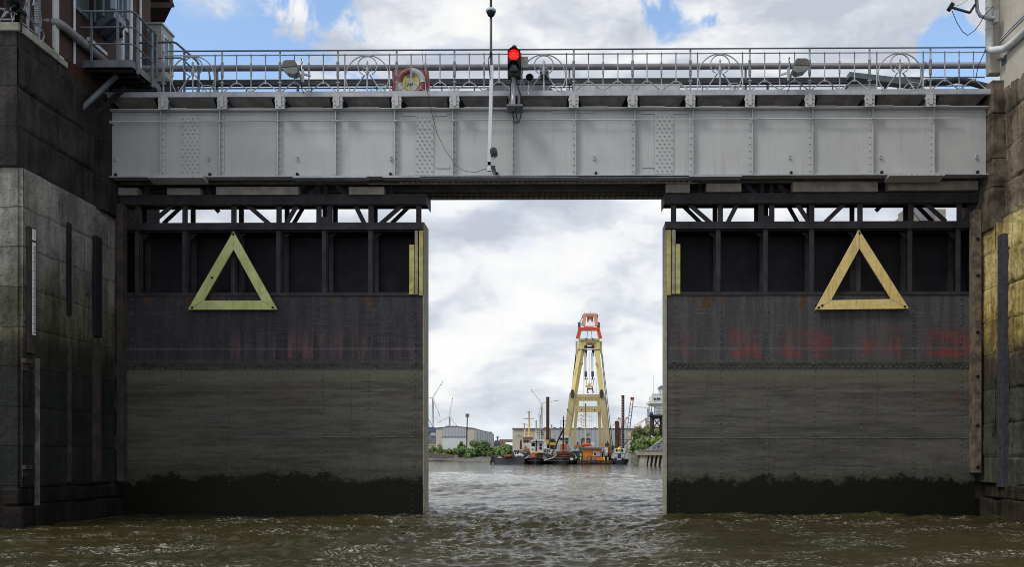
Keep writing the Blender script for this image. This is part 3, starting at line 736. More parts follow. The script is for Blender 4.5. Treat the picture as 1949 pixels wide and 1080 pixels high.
    for pts in (((581, 352), (552, 372)), ((612, 352), (590, 372)), ((605, 350), (605, 372)), ((620, 350), (620, 372)), ((640, 352), (660, 372)), ((393, 352), (400, 372)), ((500, 350), (500, 372)), ((745, 350), (745, 372)), ((1332, 350), (1332, 372)), ((1420, 352), (1440, 372)), ((1450, 350), (1450, 372)), ((1468, 350), (1468, 372)), ((1482, 352), (1500, 372)), ((1680, 350), (1680, 372)), ((280, 350), (280, 372))):
        h_ = MB(); h_.bar(P(*pts[0], YB + .7), P(*pts[1], YB + .7), .09, .12); h_.build('hanger', M['steel_dark'], bridge)
    for a, e, y0, y1 in ((222, 262, 355, 369), (318, 380, 356, 369), (411, 567, 354, 369), (664, 731, 355, 369), (1268, 1313, 351, 367), (1345, 1411, 350, 366), (1509, 1671, 348, 366), (1690, 1862, 347, 364)):
        p = MB(); yy = YB + .36; p.box(PX(a, yy), PX(e, yy), yy, yy + .25, PZ(y1, yy), PZ(y0, yy)); p.build('bearing_pad', M['pad_pale'], bridge)
    # footway: fascia, brackets and sloping mesh soffit
    fa = MB(); zf0, zf1 = PZ(189, YB), PZ(180, YB)
    fa.box(XA, XE, YB - .30, YB - .26, zf0, zf1); fa.box(XA, XE, YB - .30, YB - .18, zf0 - .012, zf0 - .001)
    fa.build('fascia', M['paint_fascia'], bridge)
    dk = MB(); dk.box(XA, XE, YB - .255, YR + .6, zf1 - .06, zf1 - .004); dk.build('deck', M['paint_grey_dark'], bridge)
    cons = [311] + [s for s in ST[1:] if s != 978]
    for i, s in enumerate(cons):
        c = MB(); x = PX(s, YB - .3)
        c.box(x - .135, x + .135, YB - .33, YB - .303, PZ(206, YB - .3), PZ(183, YB - .3))
        c.box(x - .018, x + .018, YB - .30, YB + .4, zg_top + .05, zf0)
        for q in (-.09, .09):
            for zq in (191, 198): c.lathe([(.022, 0), (.022, -.02), (.01, -.022)], (x + q, YB - .33, PZ(zq, YB - .3)), 'y', 6)
        c.prism([(x - .09, YB - .31, PZ(185, YB - .3)), (x - .155, YB - .31, PZ(187.5, YB - .3)), (x - .155, YB - .31, PZ(191, YB - .3)), (x - .12, YB - .31, PZ(195, YB - .3)), (x + .12, YB - .31, PZ(195, YB - .3)), (x + .155, YB - .31, PZ(191, YB - .3)), (x + .155, YB - .31, PZ(187.5, YB - .3)), (x + .09, YB - .31, PZ(185, YB - .3))], (0, .04, 0))
        c.box(x - .05, x + .05, YB - .36, YB - .33, PZ(202, YB - .3), PZ(180, YB - .3))
        c.build('bracket', M['paint_girder'], bridge)
    cons = [311] + ST[1:]
    for i in range(len(cons) + 1):
        a = cons[i - 1] + 12 if i else 215
        e = cons[i] - 12 if i < len(cons) else 1870
        s = MB(); xa, xe = PX(a, YB), PX(e, YB); m = .12 if i == 0 or i == len(cons) else .22
        l = xa + (.22 if a < 1000 else .05); rr = xe - (.05 if a < 1000 else .22)
        s.add([(xa, YB - .22, zf0 - .005), (xe, YB - .22, zf0 - .005), (rr, YB + .30, zg_top + .05), (l, YB + .30, zg_top + .05), (xa, YB - .22, zf0 + .04), (xe, YB - .22, zf0 + .04), (rr, YB + .34, zg_top + .07), (l, YB + .34, zg_top + .07)],
              [(0, 3, 2, 1), (4, 5, 6, 7), (0, 1, 5, 4), (2, 3, 7, 6), (1, 2, 6, 5), (3, 0, 4, 7)])
        s.build('soffit_panel', M['soffit_pale'], bridge)
girder()

# ------------------------------------------------------------------ railings
YF = YB - .28
zr_top, zr_2, zr_low, zr_mid = PZ(94, YF), PZ(102.5, YF), PZ(173.5, YF), PZ(155, YF)
def twisted(mb, x, y, z0, z1, r, ta, tb):
    """round bar with a twisted square stretch between ta and tb"""
    mb.tube([(x, y, z0), (x, y, ta)], r, 6); mb.tube([(x, y, tb), (x, y, z1)], r, 6)
    n = 26; vs = []
    for i in range(n + 1):
        z = ta + (tb - ta) * i / n
        for k in range(4):
            t = i * .62 + k * math.pi / 2; vs.append((x + r * 1.6 * math.cos(t), y + r * 1.6 * math.sin(t), z))
    mb.add(vs, [(i * 4 + k, i * 4 + (k + 1) % 4, (i + 1) * 4 + (k + 1) % 4, (i + 1) * 4 + k) for i in range(n) for k in range(4)])
rail = thing('bridge_railing', 'ornate grey wrought iron railing with five ring panels along the bridge front', 'railing', (0, YF, z_deck))
def front_railing():
    xs = PX(318, YF); xe = XR - .02
    t = MB(); t.tube([(xs, YF, zr_top), (xe, YF, zr_top + .01)], .024, 8); t.build('top_rail', M['galv_dark'], rail)
    t = MB(); t.tube([(xs - .1, YF, zr_2), (xe, YF, zr_2)], .018, 6); t.build('upper_rail', M['paint_rail'], rail)
    t = MB(); t.box(xs - 1.2, xe, YF - .012, YF + .012, zr_low - .012, zr_low + .012); t.build('lower_rail', M['paint_rail'], rail)
    posts = [311] + ST[1:]
    orn = {0, 3, 6, 9, 12}
    for i, s in enumerate(posts):
        x = PX(s, YF); b = MB(); twisted(b, x, YF, PZ(200, YF), zr_top, .027, PZ(145, YF), PZ(116, YF)); b.box(x - .05, x + .05, YF - .03, YF + .03, zr_mid - .02, zr_mid + .01)
        b.build('post', M['paint_rail'], rail)
        nx = posts[i + 1] if i + 1 < len(posts) else 1880
        w = PX(nx, YF) - x
        if i in orn and i + 1 < len(posts):
            ornament(x + w / 2, w)
            for f in (.12, .88):
                b = MB(); b.tube([(x + w * f, YF, zr_low), (x + w * f, YF, zr_2 + .03)], .018, 6); b.build('baluster', M['paint_rail'], rail)
        else:
            for f in (.25, .5, .75):
                b = MB(); xx = x + w * f
                if f == .5: twisted(b, xx, YF, zr_low - .05, zr_2 + .03, .018, PZ(142, YF), PZ(118, YF))
                else: b.tube([(xx, YF, zr_mid - .01), (xx, YF, zr_2 + .03)], .017, 6)
                b.build('baluster', M['paint_rail'], rail)
            b = MB(); pts = [(x + .03, zr_low), (x + w * .22, zr_mid - .01), (x + w * .28, zr_mid - .01), (x + w * .5, zr_low), (x + w * .72, zr_mid - .01), (x + w * .78, zr_mid - .01), (x + w - .03, zr_low)]
            b.tube([(p, YF, z) for p, z in pts], .018, 6)
            for f in (.25, .75): b.lathe([(.035, -.02), (.045, 0), (.035, .02)], (x + w * f, YF, zr_mid - .01), 'y', 8)
            b.build('lattice', M['paint_rail'], rail)
def ornament(cx, w):
    b = MB(); px = lambda p: p / 65.4
    cz = zr_2 - px(42)
    b.arc((cx, YF, cz), px(41), px(41), R(-35), R(215), .018, 30)                         # horseshoe
    b.arc((cx, YF, zr_2 - px(21)), px(18), px(18), R(-62), R(242), .018, 26)               # inner ring
    for s in (-1, 1):
        a0 = R(-35) if s > 0 else R(215)
        e = (cx + px(41) * math.cos(a0), YF, cz + px(41) * math.sin(a0))
        b.tube([e, (cx + s * px(33), YF, zr_low + .02), (cx + s * px(27), YF, zr_low + .01)], .018, 6)
        b.tube([(cx + s * px(27), YF, zr_low + .01), (cx + s * px(5), YF, zr_2 - px(38))], .02, 6)      # legs
        b.tube([(cx + s * px(2), YF, zr_2 - px(33)), (cx + s * px(6), YF, zr_2 - px(31.5)), (cx + s * px(9), YF, zr_2 - px(29)), (cx + s * px(7.5), YF, zr_2 - px(27))], .012, 6)
        b.arc((cx + s * px(3.2), YF, zr_2 - px(23)), px(3.4), px(3.4), 0, 6.28, .012, 12)
        b.tube([(cx + s * px(25), YF, zr_low - .01), (cx + s * px(36), YF, zr_low - .01)], .026, 6)
    b.tube([(cx, YF, z_deck), (cx, YF, zr_2 - px(40)), (cx, YF, zr_2 - px(36)), (cx, YF, zr_2 - px(30)), (cx, YF, zr_2 - px(22)), (cx, YF, zr_2 - px(14)), (cx, YF, zr_2 - px(11))], [.02, .022, .05, .042, .03, .032, .005], 8)
    b.arc((cx + px(26), YF, z_deck - .08), px(22), px(22), R(20), R(165), .014, 16); b.arc((cx + px(26), YF, z_deck - .08), px(12), px(15), R(20), R(165), .012, 14)
    b.box(cx - px(8), cx + px(8), YF - .02, YF + .02, zr_2 - .045, zr_2 - .015)
    b.build('ring_panel', M['paint_rail'], rail)
front_railing()

YRR = YR + .55
rr_ = thing('bridge_railing', 'plain thin rear railing seen low behind the ornate one', 'railing', (0, YRR, z_deck))
def rear_railing():
    for nm, yy in (('top_rail', 150), ('upper_rail', 166), ('lower_rail', 174.5)):
        t = MB(); z = PZ(yy, YRR); t.tube([(PX(330, YRR), YRR, z), (PX(1874, YRR), YRR, z)], .022, 6); t.build(nm, M['galv_dark'], rr_)
    for s in range(345, 1872, 62):
        t = MB(); x = PX(s, YRR); t.tube([(x, YRR, z_deck - .3), (x, YRR, PZ(164 if s % 124 else 150, YRR))], .02, 6); t.build('post', M['galv_dark'], rr_)
rear_railing()
YP = YR + .1
t = MB(); z = PZ(127, YP); t.tube([(PX(262, YP), YP, z), (PX(1884, YP), YP, z - .01)], .095, 14)
for s in range(420, 1880, 223): t.tube([(PX(s, YP), YP, z), (PX(s, YP) + .05, YP, z)], .11, 14)
for s in range(410, 1880, 336): t.box(PX(s, YP), PX(s, YP) + .06, YP + .02, YP + .1, z_deck - .3, z)
solo(t, 'service_pipe', M['pipe_grey'], 'thick grey horizontal service pipe running behind the ornate railing at ring height', 'pipe', (0, YP, z))
t = MB(); YT = YR - .1; z = PZ(155, YT); t.box(PX(296, YT), PX(1752, YT), YT, YT + .14, z - .07, z + .06)
x = PX(300, YT)
while x < PX(1750, YT): t.box(x, x + .045, YT - .012, YT, z + .01, z + .045); x += .1
for s in range(340, 1740, 224): t.box(PX(s, YT), PX(s, YT) + .06, YT + .02, YT + .1, z_deck - .3, z - .07)
solo(t, 'cable_tray', M['pipe_dark'], 'dark ribbed cable tray below the thick service pipe on the bridge', 'cable tray', (0, YT, z))
t = MB(); Yh = 27.2
t.tube([P(1760, 157, Yh), P(1800, 156, Yh), P(1822, 152, Yh), P(1845, 156, Yh), P(1862, 161, Yh), P(1883, 166, Yh)], .1, 10)
solo(t, 'pipe', M['pipe_dark'], 'thick black hose sagging down to the right wall behind the railing end', 'hose', tuple(P(1760, 157, Yh)))
t = MB(); Yh = 27.7
t.prism([P(1617, 136, Yh), P(1755, 152, Yh), P(1755, 164, Yh), P(1700, 158, Yh), P(1617, 146, Yh)], (0, .3, 0))
solo(t, 'cover_plate', M['galv_dark'], 'slanting dark grey sheet metal cover behind the rightmost ring panel', 'metal sheet', tuple(P(1700, 184, Yh)), bevel=.01)
# ------------------------------------------------------------------ the two gates
zS = PZ(563, YG); zB0, zB1 = PZ(437, YG), PZ(423.5, YG); zC0, zC1 = PZ(388, YG), PZ(372, YG)
TH = .82
def gate(side, label):
    L = side < 0
    xo, xi = (PX(233, YG), PX(805, YG)) if L else (PX(1856, YG), PX(1269, YG))     # outer (wall) and inner (opening) edges
    x0, x1 = min(xo, xi), max(xo, xi)
    sk = M['gate_left' if L else 'gate_right']
    r = thing('lock_gate', label, 'gate', ((x0 + x1) / 2, YG, 0))
    b = MB(); b.box(x0, x1, YG, YG + TH, -2.5, zS)
    cols = [262, 352, 445, 531, 618, 706] if L else [1368, 1458, 1546, 1635, 1733, 1825]
    rx = [250, 345, 437, 528, 613, 701, 790] if L else [1284, 1372, 1461, 1550, 1639, 1738, 1829]
    for c in rx:
        z = zS - .1; x = PX(c, YG)
        while z > 1.0:
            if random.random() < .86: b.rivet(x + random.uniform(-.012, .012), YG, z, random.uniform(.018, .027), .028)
            z += random.uniform(-.02, .02); z -= .168 if z < 4.3 else .19
        if c == rx[-1 if L else 0]:
            z = zS - .2
            while z > .05: b.rivet(x + .1 * side, YG, z, .018, .014); z -= .168
    x = x0 + .08
    while x < x1:
        b.rivet(x, YG, PZ(700, YG), .024, .026); b.box(x, x + .03, YG - .012, YG - .0, PZ(979, YG), PZ(976, YG))
        if not L: b.rivet(x + .07, YG, PZ(568, YG), .014, .01)
        x += .16
    if L:
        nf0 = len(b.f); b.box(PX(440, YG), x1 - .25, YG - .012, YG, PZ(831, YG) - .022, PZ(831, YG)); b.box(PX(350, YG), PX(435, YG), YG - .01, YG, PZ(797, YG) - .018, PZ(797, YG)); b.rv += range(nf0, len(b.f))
        seams = [(668, 708, 830), (510, 870, 900)]
    else:
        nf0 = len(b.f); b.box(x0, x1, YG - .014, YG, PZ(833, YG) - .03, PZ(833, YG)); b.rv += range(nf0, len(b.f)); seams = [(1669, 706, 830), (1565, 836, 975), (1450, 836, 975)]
    nf_ = len(b.f)
    for s, a, e in seams: b.box(PX(s, YG), PX(s, YG) + .012, YG - .006, YG, PZ(e, YG), PZ(a, YG))
    b.box(x0, x1, YG - .02, YG, -.5, .06)
    b.build('skin_plate', sk, r, rivet_mat=M['rivet_lit'])
    e = MB(); xx = xi - .03 * side if L else xi
    e.box(xi, xi - side * .035, YG + .01, YG + TH + .03, -2.5, zB1 + .02)
    e.box(xi, xi - side * .03, YG - .03, YG + .008, .9, zS)
    z = .3
    while z < zS: e.lathe([(.018, 0), (.012, .012)], (xi - side * .035, YG + .1, z), 'x', 6); z += .2
    e.build('end_plate', M['board_grey'], r)
    s = MB(); s.box(x0, x1, YG - .03, YG + .1, zS, zS + .10); s.build('shelf', M['steel_dark'], r)
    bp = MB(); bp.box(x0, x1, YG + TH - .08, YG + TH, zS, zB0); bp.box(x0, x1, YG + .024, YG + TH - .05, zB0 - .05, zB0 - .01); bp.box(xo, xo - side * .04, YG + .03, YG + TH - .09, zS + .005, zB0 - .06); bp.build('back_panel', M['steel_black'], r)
    for k, c in enumerate(cols):
        p = MB(); x = PX(c, YG); p.box(x - .085, x + .045, YG, YG + .02, zS + .1, zB0); p.box(x - .03, x - .01, YG + .02, YG + .2, zS + .1, zB0); p.box(x + .046, x + .075, YG + .05, YG + .2, zS + .1, zB0)
        p.prism([(x, YG + .21, zB0), (x + side * -.35, YG + .21, zB0), (x, YG + .21, zB0 - .3)], (0, .02, 0))
        p.build('frame_post', M['steel_dark'], r)
        p = MB(); x += .02; p.box(x - .08, x + .08, YG + TH - .22, YG + TH - .09, zS + .1, zB0 - .05); p.build('rear_post', M['steel_dark'], r)
    c = MB(); c.box(x0 - .05, x1 + .02, YG - .06, YG - .03, zB0, zB1); c.box(x0 - .05, x1 + .02, YG - .03, YG + .10, zB1 - .02, zB1); c.box(x0 - .05, x1 + .02, YG - .03, YG + .1, zB0, zB0 + .02)
    x = x0 + .1
    while x < x1: c.rivet(x, YG - .06, zB0 + .05, .014, .01); x += .35
    c.build('middle_beam', M['steel_dark'], r)
    xa, xb = (PX(209, YG) - .1, PX(812, YG)) if L else (PX(1264, YG), PX(1874, YG))
    c = MB(); c.box(xa, xb, YG - .10, YG - .07, zC0, zC1); c.box(xa, xb, YG - .1, YG + .12, zC1, zC1 + .03); c.box(xa, xb, YG - .1, YG + .12, zC0 - .025, zC0)
    xe = xb if L else xa
    c.box(xe, xe - side * -.02, YG - .05, YG + TH, zC0 - .02, zC1)
    c.build('top_beam', M['steel_dark'], r)
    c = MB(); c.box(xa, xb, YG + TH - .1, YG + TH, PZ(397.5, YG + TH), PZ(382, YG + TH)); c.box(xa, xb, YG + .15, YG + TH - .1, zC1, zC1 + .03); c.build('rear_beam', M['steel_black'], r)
    if L:
        fv = [262, 352, 445, 531, 607, 628, 706, 797]; bv = [275, 367, 459, 546, 618, 638, 714]
        fd = [(334, 386, 286, 425), (234, 387, 256, 424), (466, 386, 513, 425), (567, 388, 545, 424), (674, 386, 694, 425), (771, 386, 724, 425)]
        bd = [(348, 397, 311, 424), (580, 396, 559, 424), (784, 394, 745, 424), (395, 386, 417, 402)]
    else:
        fv = [1282, 1371, 1449, 1469, 1545, 1637, 1734, 1826]; bv = [1361, 1440, 1458, 1540, 1622, 1724]
        fd = [(1307, 385, 1354, 424), (1406, 383, 1384, 424), (1515, 385, 1541, 423), (1612, 383, 1568, 424), (1757, 383, 1800, 420), (1858, 383, 1834, 420)]
        bd = [(1294, 392, 1335, 424), (1497, 392, 1518, 422), (1740, 392, 1775, 420), (1697, 377, 1667, 400)]
    for s in fv:
        p = MB(); x = PX(s, YG); p.box(x - .08, x + .08, YG, YG + .02, zB1, zC0 - .026); p.box(x - .02, x + .0, YG + .02, YG + .15, zB1, zC0 - .026); p.build('truss_post', M['steel_dark'], r)
    Yq = YG + TH - .16
    for s in bv:
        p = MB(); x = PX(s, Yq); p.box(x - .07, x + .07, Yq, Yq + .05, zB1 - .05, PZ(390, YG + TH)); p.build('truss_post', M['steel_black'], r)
    for a0, b0, a1, b1 in fd:
        p = MB(); p.bar(P(a0, b0, YG + .05), P(a1, b1 + 2, YG + .05), .03, .13); p.build('brace', M['steel_dark'], r)
    for a0, b0, a1, b1 in bd:
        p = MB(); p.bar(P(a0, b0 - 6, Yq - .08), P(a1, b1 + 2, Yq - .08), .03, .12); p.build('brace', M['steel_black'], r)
    mid = 617 if L else 1459
    p = MB(); p.box(PX(mid - 13, YG), PX(mid + 14, YG), YG - .02, YG - .001, zB1, PZ(412, YG)); p.build('gusset', M['steel_dark'], r)
    for a, e, y0, y1, mt in (((798, 805.5, 439, 563, 'board_yellow'), (790, 796, 439, 561, 'board_grey'), (779.5, 789, 466, 561, 'board_yellow')) if L else ((1268.5, 1277, 439, 563, 'board_yellow'), (1278.5, 1285.5, 439, 561, 'board_grey'), (1286.5, 1294.5, 466, 561, 'board_yellow'))):
        p = MB(); p.box(PX(a, YG), PX(e, YG), YG - .05, YG - .005, PZ(y1, YG), PZ(y0, YG)); p.rivet(PX((a + e) / 2, YG), YG - .05, PZ(y0 + 6, YG), .02, .01); p.build('fender_board', M[mt], r, .008)
    w = MB()
    for yy in ((458, 500, 560, 690, 760, 850) if L else ()): pass
    return r
gate(-1, 'left dark steel gate below the bridge carrying the greenish triangle sign')
gate(1, 'right dark steel gate with red scuffs carrying the tan triangle sign')

def triangle(name, pts, inner, m, label, bolts):
    Yt = YG - .16
    o = [P(a, b, Yt) for a, b in pts]; i = [P(a, b, Yt) for a, b in inner]
    r = thing(name, label, 'sign', tuple((o[1] + o[2]) / 2))
    d = Vector((0, .05, 0)); vs = o + i; vs = vs + [v + d for v in vs]
    fs = []
    for k in range(3):
        n = (k + 1) % 3
        fs += [(k, n, 3 + n, 3 + k), (6 + n, 6 + k, 9 + k, 9 + n), (n, k, 6 + k, 6 + n), (3 + k, 3 + n, 9 + n, 9 + k)]
    mb = MB(); mb.add(vs, [f[::-1] for f in fs]); mb.build('triangle_frame', m, r, .006)
    s = MB()
    for k in range(3):   # seams where the three boards meet
        s.bar(o[k] * .985 + i[k] * .015 - d * .06, i[k] * .97 + o[k] * .03 - d * .06, .006, .01)
    s.build('joint', M['board_grey'], r)
    c = MB()
    for a, b in bolts:
        p = P(a, b, Yt - .002); c.lathe([(.035, 0), (.035, -.015), (.02, -.02)], p, 'y', 8)
    c.build('bolt', M['steel_black'], r)
    h = MB()
    for a, b in bolts[:3]:
        p = P(a, b, Yt + .035); h.box(p.x - .03, p.x + .03, Yt + .051, YG + .02, p.z - .03, p.z + .03)
    h.build('bracket', M['steel_dark'], r)
triangle('triangle_sign', [(444, 440), (528, 590), (357, 590)], [(444, 475), (497.5, 572.5), (388, 572.5)], M['sign_green'], 'greenish yellow hollow triangle sign on the left gate', [(444, 446), (366, 586), (519, 586), (404, 529)])
triangle('triangle_sign', [(1635, 437), (1730.5, 588), (1551, 590)], [(1636, 473), (1696, 569.5), (1582, 572)], M['sign_tan'], 'tan yellow hollow triangle sign on the right gate', [(1636, 444), (1558, 586), (1722, 584), (1565, 582)])

# guide posts beside the gates
b = MB(); Y0 = YG - .3
b.box(PX(221, Y0), PX(233, Y0), Y0, Y0 + .3, 1.0, PZ(386, Y0))
for yy in (468, 560, 690, 750, 830): b.box(PX(214, Y0), PX(221, Y0) - .005, Y0 + .02, Y0 + .2, PZ(yy + 28, Y0), PZ(yy, Y0))
solo(b, 'guide_post', M['rust_steel'], 'dark rusty steel guide post between left wall and left gate', 'post', (PX(227, Y0), Y0, 1.0), bevel=.012)
r = thing('guide_post', 'brown timber guide post with bolt holes beside the right gate', 'post', (PX(1861, Y0), Y0, 1.3))
b = MB(); b.box(PX(1853, Y0), PX(1868.5, Y0), Y0, Y0 + .3, PZ(901, Y0), PZ(402, Y0)); b.build('timber', M['timber_post'], r, .015)
for yy in (455, 525, 633, 717, 811, 890):
    h = MB(); p = P(1861, yy, Y0 - .004); h.lathe([(.05, 0), (.05, -.012), (.03, -.014), (.03, -.004)], p, 'y', 10); h.build('bolt_hole', M['steel_black'], r)

# fittings on the left wall face
def on_left(px): # depth at which column px of the photograph meets the left wall face
    lo, hi = 10., 60.
    for _ in range(50):
        m_ = (lo + hi) / 2
        if P(px, 870, m_).x < XL + .05: hi = m_
        else: lo = m_
    return lo
def on_right(px, x):
    lo, hi = 10., 60.
    for _ in range(50):
        m_ = (lo + hi) / 2
        if P(px, 870, m_).x > x: hi = m_
        else: lo = m_
    return lo
def zl(py, Y): return PZ(py, Y, 100)
def strip_left(pa, pb, ya, yb, name, m, label, cat, th=.06, xo=.05):
    Ya, Yb_ = on_left(pa), on_left(pb); z0, z1 = zl(yb, Ya), zl(ya, Ya)
    b = MB(); b.box(XL + xo, XL + xo + th, Ya, Yb_, z0, z1)
    return solo(b, name, m, label, cat, (XL + xo, Ya, z0), bevel=.01)
YQ0, YQ1 = on_left(49), on_left(62)
r = thing('water_gauge', 'white tide gauge staff with black ticks on a dark board on the left wall', 'water gauge', (XL + .05, YQ0, zl(668, YQ0)))
b = MB(); b.box(XL + .055, XL + .12, YQ0, YQ1, zl(672, YQ0), zl(430, YQ0)); b.build('backing_board', M['rust_steel'], r, .01)
b = MB(); ys, ye = YQ0 + (YQ1 - YQ0) * .52, YQ1 - .02; zt_, zb_ = zl(433, YQ0), zl(636, YQ0); b.box(XL + .122, XL + .14, ys, ye, zb_, zt_ - .33); b.box(XL + .122, XL + .14, ys, ye, zt_ - .27, zt_); b.build('scale', M['gauge_white'], r)
b = MB(); z = zb_ + .04; i = 0
while z < zt_ - .4:
    w = (ye - ys) * (.55 if i % 2 else .75); b.box(XL + .1405, XL + .143, ye - w if i % 4 else ys + .01, ye - .01, z, z + .028); z += .055; i += 1
for k in range(4): b.box(XL + .1405, XL + .143, ys + .03, ye - .03, zt_ - .06 - k * .055, zt_ - .04 - k * .055)
b.build('graduation', M['black_plastic'], r)
strip_left(65, 72, 682, 972, 'gauge_strip', M['strip_grey'], 'long pale stained strip running down to the water below the tide gauge', 'strip')
for k, (yy, lb) in enumerate(((683, 'small dark steel bracket on the left wall just below the tide gauge'), (886, 'small dark steel bracket low on the left wall beside the pale strip'))):
    b = MB(); Ya = on_left(40); b.box(XL + .055, XL + .16, Ya, Ya + .3, zl(yy + 8, Ya), zl(yy, Ya)); b.box(XL + .055, XL + .08, Ya + .02, Ya + .28, zl(yy + 22, Ya), zl(yy + 8, Ya)); solo(b, 'bracket', M['rust_steel'], lb, 'bracket', (XL + .05, Ya, zl(yy + 22, Ya)))
strip_left(125.5, 132.5, 423, 600, 'fender_strip', M['rubber'], 'narrow black fender strip on the left wall between gauge and broad fender', 'fender')
strip_left(175, 188.5, 448, 640, 'fender_strip', M['rubber'], 'broad black fender strip on the left wall nearest the gate', 'fender', .1)
strip_left(127, 133, 662, 918, 'fender_strip', M['rust_steel'], 'dull grey lower strip under the narrow black fender on the left wall', 'fender')
strip_left(175, 187, 652, 918, 'fender_strip', M['rust_steel'], 'dull grey lower strip under the broad black fender on the left wall', 'fender', .09)
# fender on the right wall
XW = XR + .32; Ya = on_right(1910, XW - .2); Yb_ = Ya + .45
b = MB(); b.box(XW - .22, XW - .04, Ya, Ya + .42, PZ(928, Ya), PZ(446, Ya))
for k in range(9): b.box(XW - .235, XW - .221, Ya + .1, Ya + .2, 2 + k * .62, 2.06 + k * .62)
solo(b, 'fender_strip', M['pipe_dark'], 'long dark fender post standing against the yellow lichened right wall', 'fender', (XW - .1, Ya, PZ(928, Ya)), bevel=.02)
# ------------------------------------------------------------------ left: control building, platform, railings
XBd = XL - .06                                # brick face
def building():
    r = thing('brick_building', 'dark brick control building on the left wall with a slanted window bay', 'building', (XBd, 23.4, ZT))
    y0 = on_left(104); y1 = 28.75
    b = MB(); b.box(XBd - 9, XBd, y0, y1, ZT + .32, 19.5); b.box(XBd - 10, XBd - 1.3, y0 - 1.2, y0 - .01, ZT, 19.5); b.build('brick_wall', M['brick'], r)
    b = MB(); y = y0
    while y < 26.2: b.box(XBd - .4, XBd + .045, y, y + .105, ZT - .01, ZT + .30); y += .118
    b.build('soldier_course', M['brick_orange'], r, .008)
    # diagonal window bay
    zb, zt = 13.95, 18.5
    q = [(XBd + .0, 25.35), (XL + .85, 24.62), (XL + .9, 25.2), (XBd + .0, 26.25)]
    bay = MB(); bay.prism([(x, y, zb) for x, y in q], (0, 0, .22)); bay.prism([(x, y, zb + 2.0) for x, y in q], (0, 0, .2))
    for (x, y) in q[:3]: bay.bar((x, y, zb + .2), (x, y, zt), .12, .12)
    def lerp(a, c, t): return (a[0] + (c[0] - a[0]) * t, a[1] + (c[1] - a[1]) * t)
    for t_ in (.5,):
        x, y = lerp(q[0], q[1], t_); bay.bar((x, y, zb + .2), (x, y, zt), .07, .07)
    for t_ in (.33, .66):
        x, y = lerp(q[1], q[2], t_); bay.bar((x, y, zb + .2), (x, y, zt), .06, .06)
    x0, yy0 = q[0]
    for k in (.3, .7): # ribs under the bay
        a = lerp(q[0], q[3], k); c = lerp(q[1], q[2], k); bay.bar((a[0], a[1], zb - .03), (c[0], c[1], zb - .03), .06, .05)
    w = bay.build('window_bay', M['window_frame'], r)
    gl = MB(); s = [(x - .05, y + .03) for x, y in q]; gl.prism([(x, y, zb + .23) for x, y in s], (0, 0, 1.75)); gl.build('pane', M['glass_pane'], w)
    # white door and its frame
    ya, yb_ = on_left(236), on_left(253); d = MB()
    for y in (ya, yb_ - .09): d.box(XBd + .003, XBd + .08, y, y + .09, ZT, 17)
    for z in (ZT + .9, 14.7, 15.9): d.box(XBd + .003, XBd + .07, ya + .09, yb_ - .09, z, z + .13)
    dr = d.build('door', M['frame_white'], r)
    g_ = MB(); g_.box(XBd + .004, XBd + .03, ya + .09, yb_ - .09, ZT, 17); g_.build('pane', M['glass_pane'], dr)
    # oriel booth at the far corner
    b = MB(); xb = PX(307, 28.5); ybk = 29.35
    b.box(XBd - .1, xb, 28.5, ybk, 14.1, 15.62); b.prism([(XBd - .1, 28.5, 14.1), (xb, 28.5, 14.1), (xb - .35, 28.5, 13.6), (XBd - .1, 28.5, 13.5)], (0, .85, 0))
    b.box(XBd - .15, xb + .04, 28.45, ybk + .05, 15.62, 15.68)
    bo = b.build('booth', M['booth_grey'], r)
    p = MB(); p.box(xb + .001, xb + .02, 28.62, 28.9, 14.35, 15.3); p.box(xb + .001, xb + .02, 28.98, 29.25, 14.35, 15.3); p.box(XBd + .02, xb - .17, 28.48, 28.499, 14.3, 15.4); p.build('pane', M['glass_pane'], bo)
    f = MB()
    for y in (28.58, 28.91, 29.26): f.box(xb + .001, xb + .04, y, y + .06, 14.3, 15.36)
    for z in (14.3, 15.3): f.box(xb + .001, xb + .04, 28.641, 29.259, z, z + .05)
    f.build('frame', M['frame_white'], bo)
    # eaves
    e = MB(); ze = 17.0
    e.prism([(XBd - 10, 21.5, ze), (XL + .35, 21.5, ze), (PX(329, 30), 30.0, ze), (PX(313, 31.2), 31.2, ze), (XBd - 10, 31.2, ze)], (0, 0, .35))
    e.bar((XBd - .2, 28.78, 16.4), (XBd + .2, 29.9, 16.95), .14)
    e.build('eaves', M['eave_wood'], r)
    # window far left behind the ornate rail
    for px, w_ in ((145, 4),):
        y = on_left(px); k = MB(); k.tube([(XBd + .06, y, ZT + .3), (XBd + .06, y, 19)], .035, 8); k.build('downpipe', M['frame_white'], r)
    y = on_left(270); k = MB(); k.tube([(XBd + .06, y, ZT + .3), (XBd + .06, y, 19)], .045, 8); k.build('downpipe', M['frame_white'], r)
    y = on_left(248); k = MB(); k.tube([(XBd + .12, y, ZT), (XBd + .12, y, 19)], .06, 10); k.build('downpipe', M['frame_white'], r)
    # sill band
    k = MB(); ya, yb_ = on_left(172), on_left(206)
    k.box(XBd + .001, XBd + .09, ya, yb_, PZ(70, ya, 172) - .1, PZ(70, ya, 172)); k.build('sill', M['frame_white'], r)
    k = MB(); ya, yb_ = on_left(146), on_left(172)
    k.box(XBd + .001, XBd + .06, ya, yb_, PZ(13, ya, 150), PZ(13, ya, 150) + 2); wf = k.build('window', M['window_frame'], r)
    j = MB(); j.box(XBd + .061, XBd + .065, ya + .1, yb_ - .05, PZ(13, ya, 150) + .12, PZ(13, ya, 150) + 1.9); j.build('pane', M['glass_pane'], wf)
building()
b = MB(); yp = on_left(109)
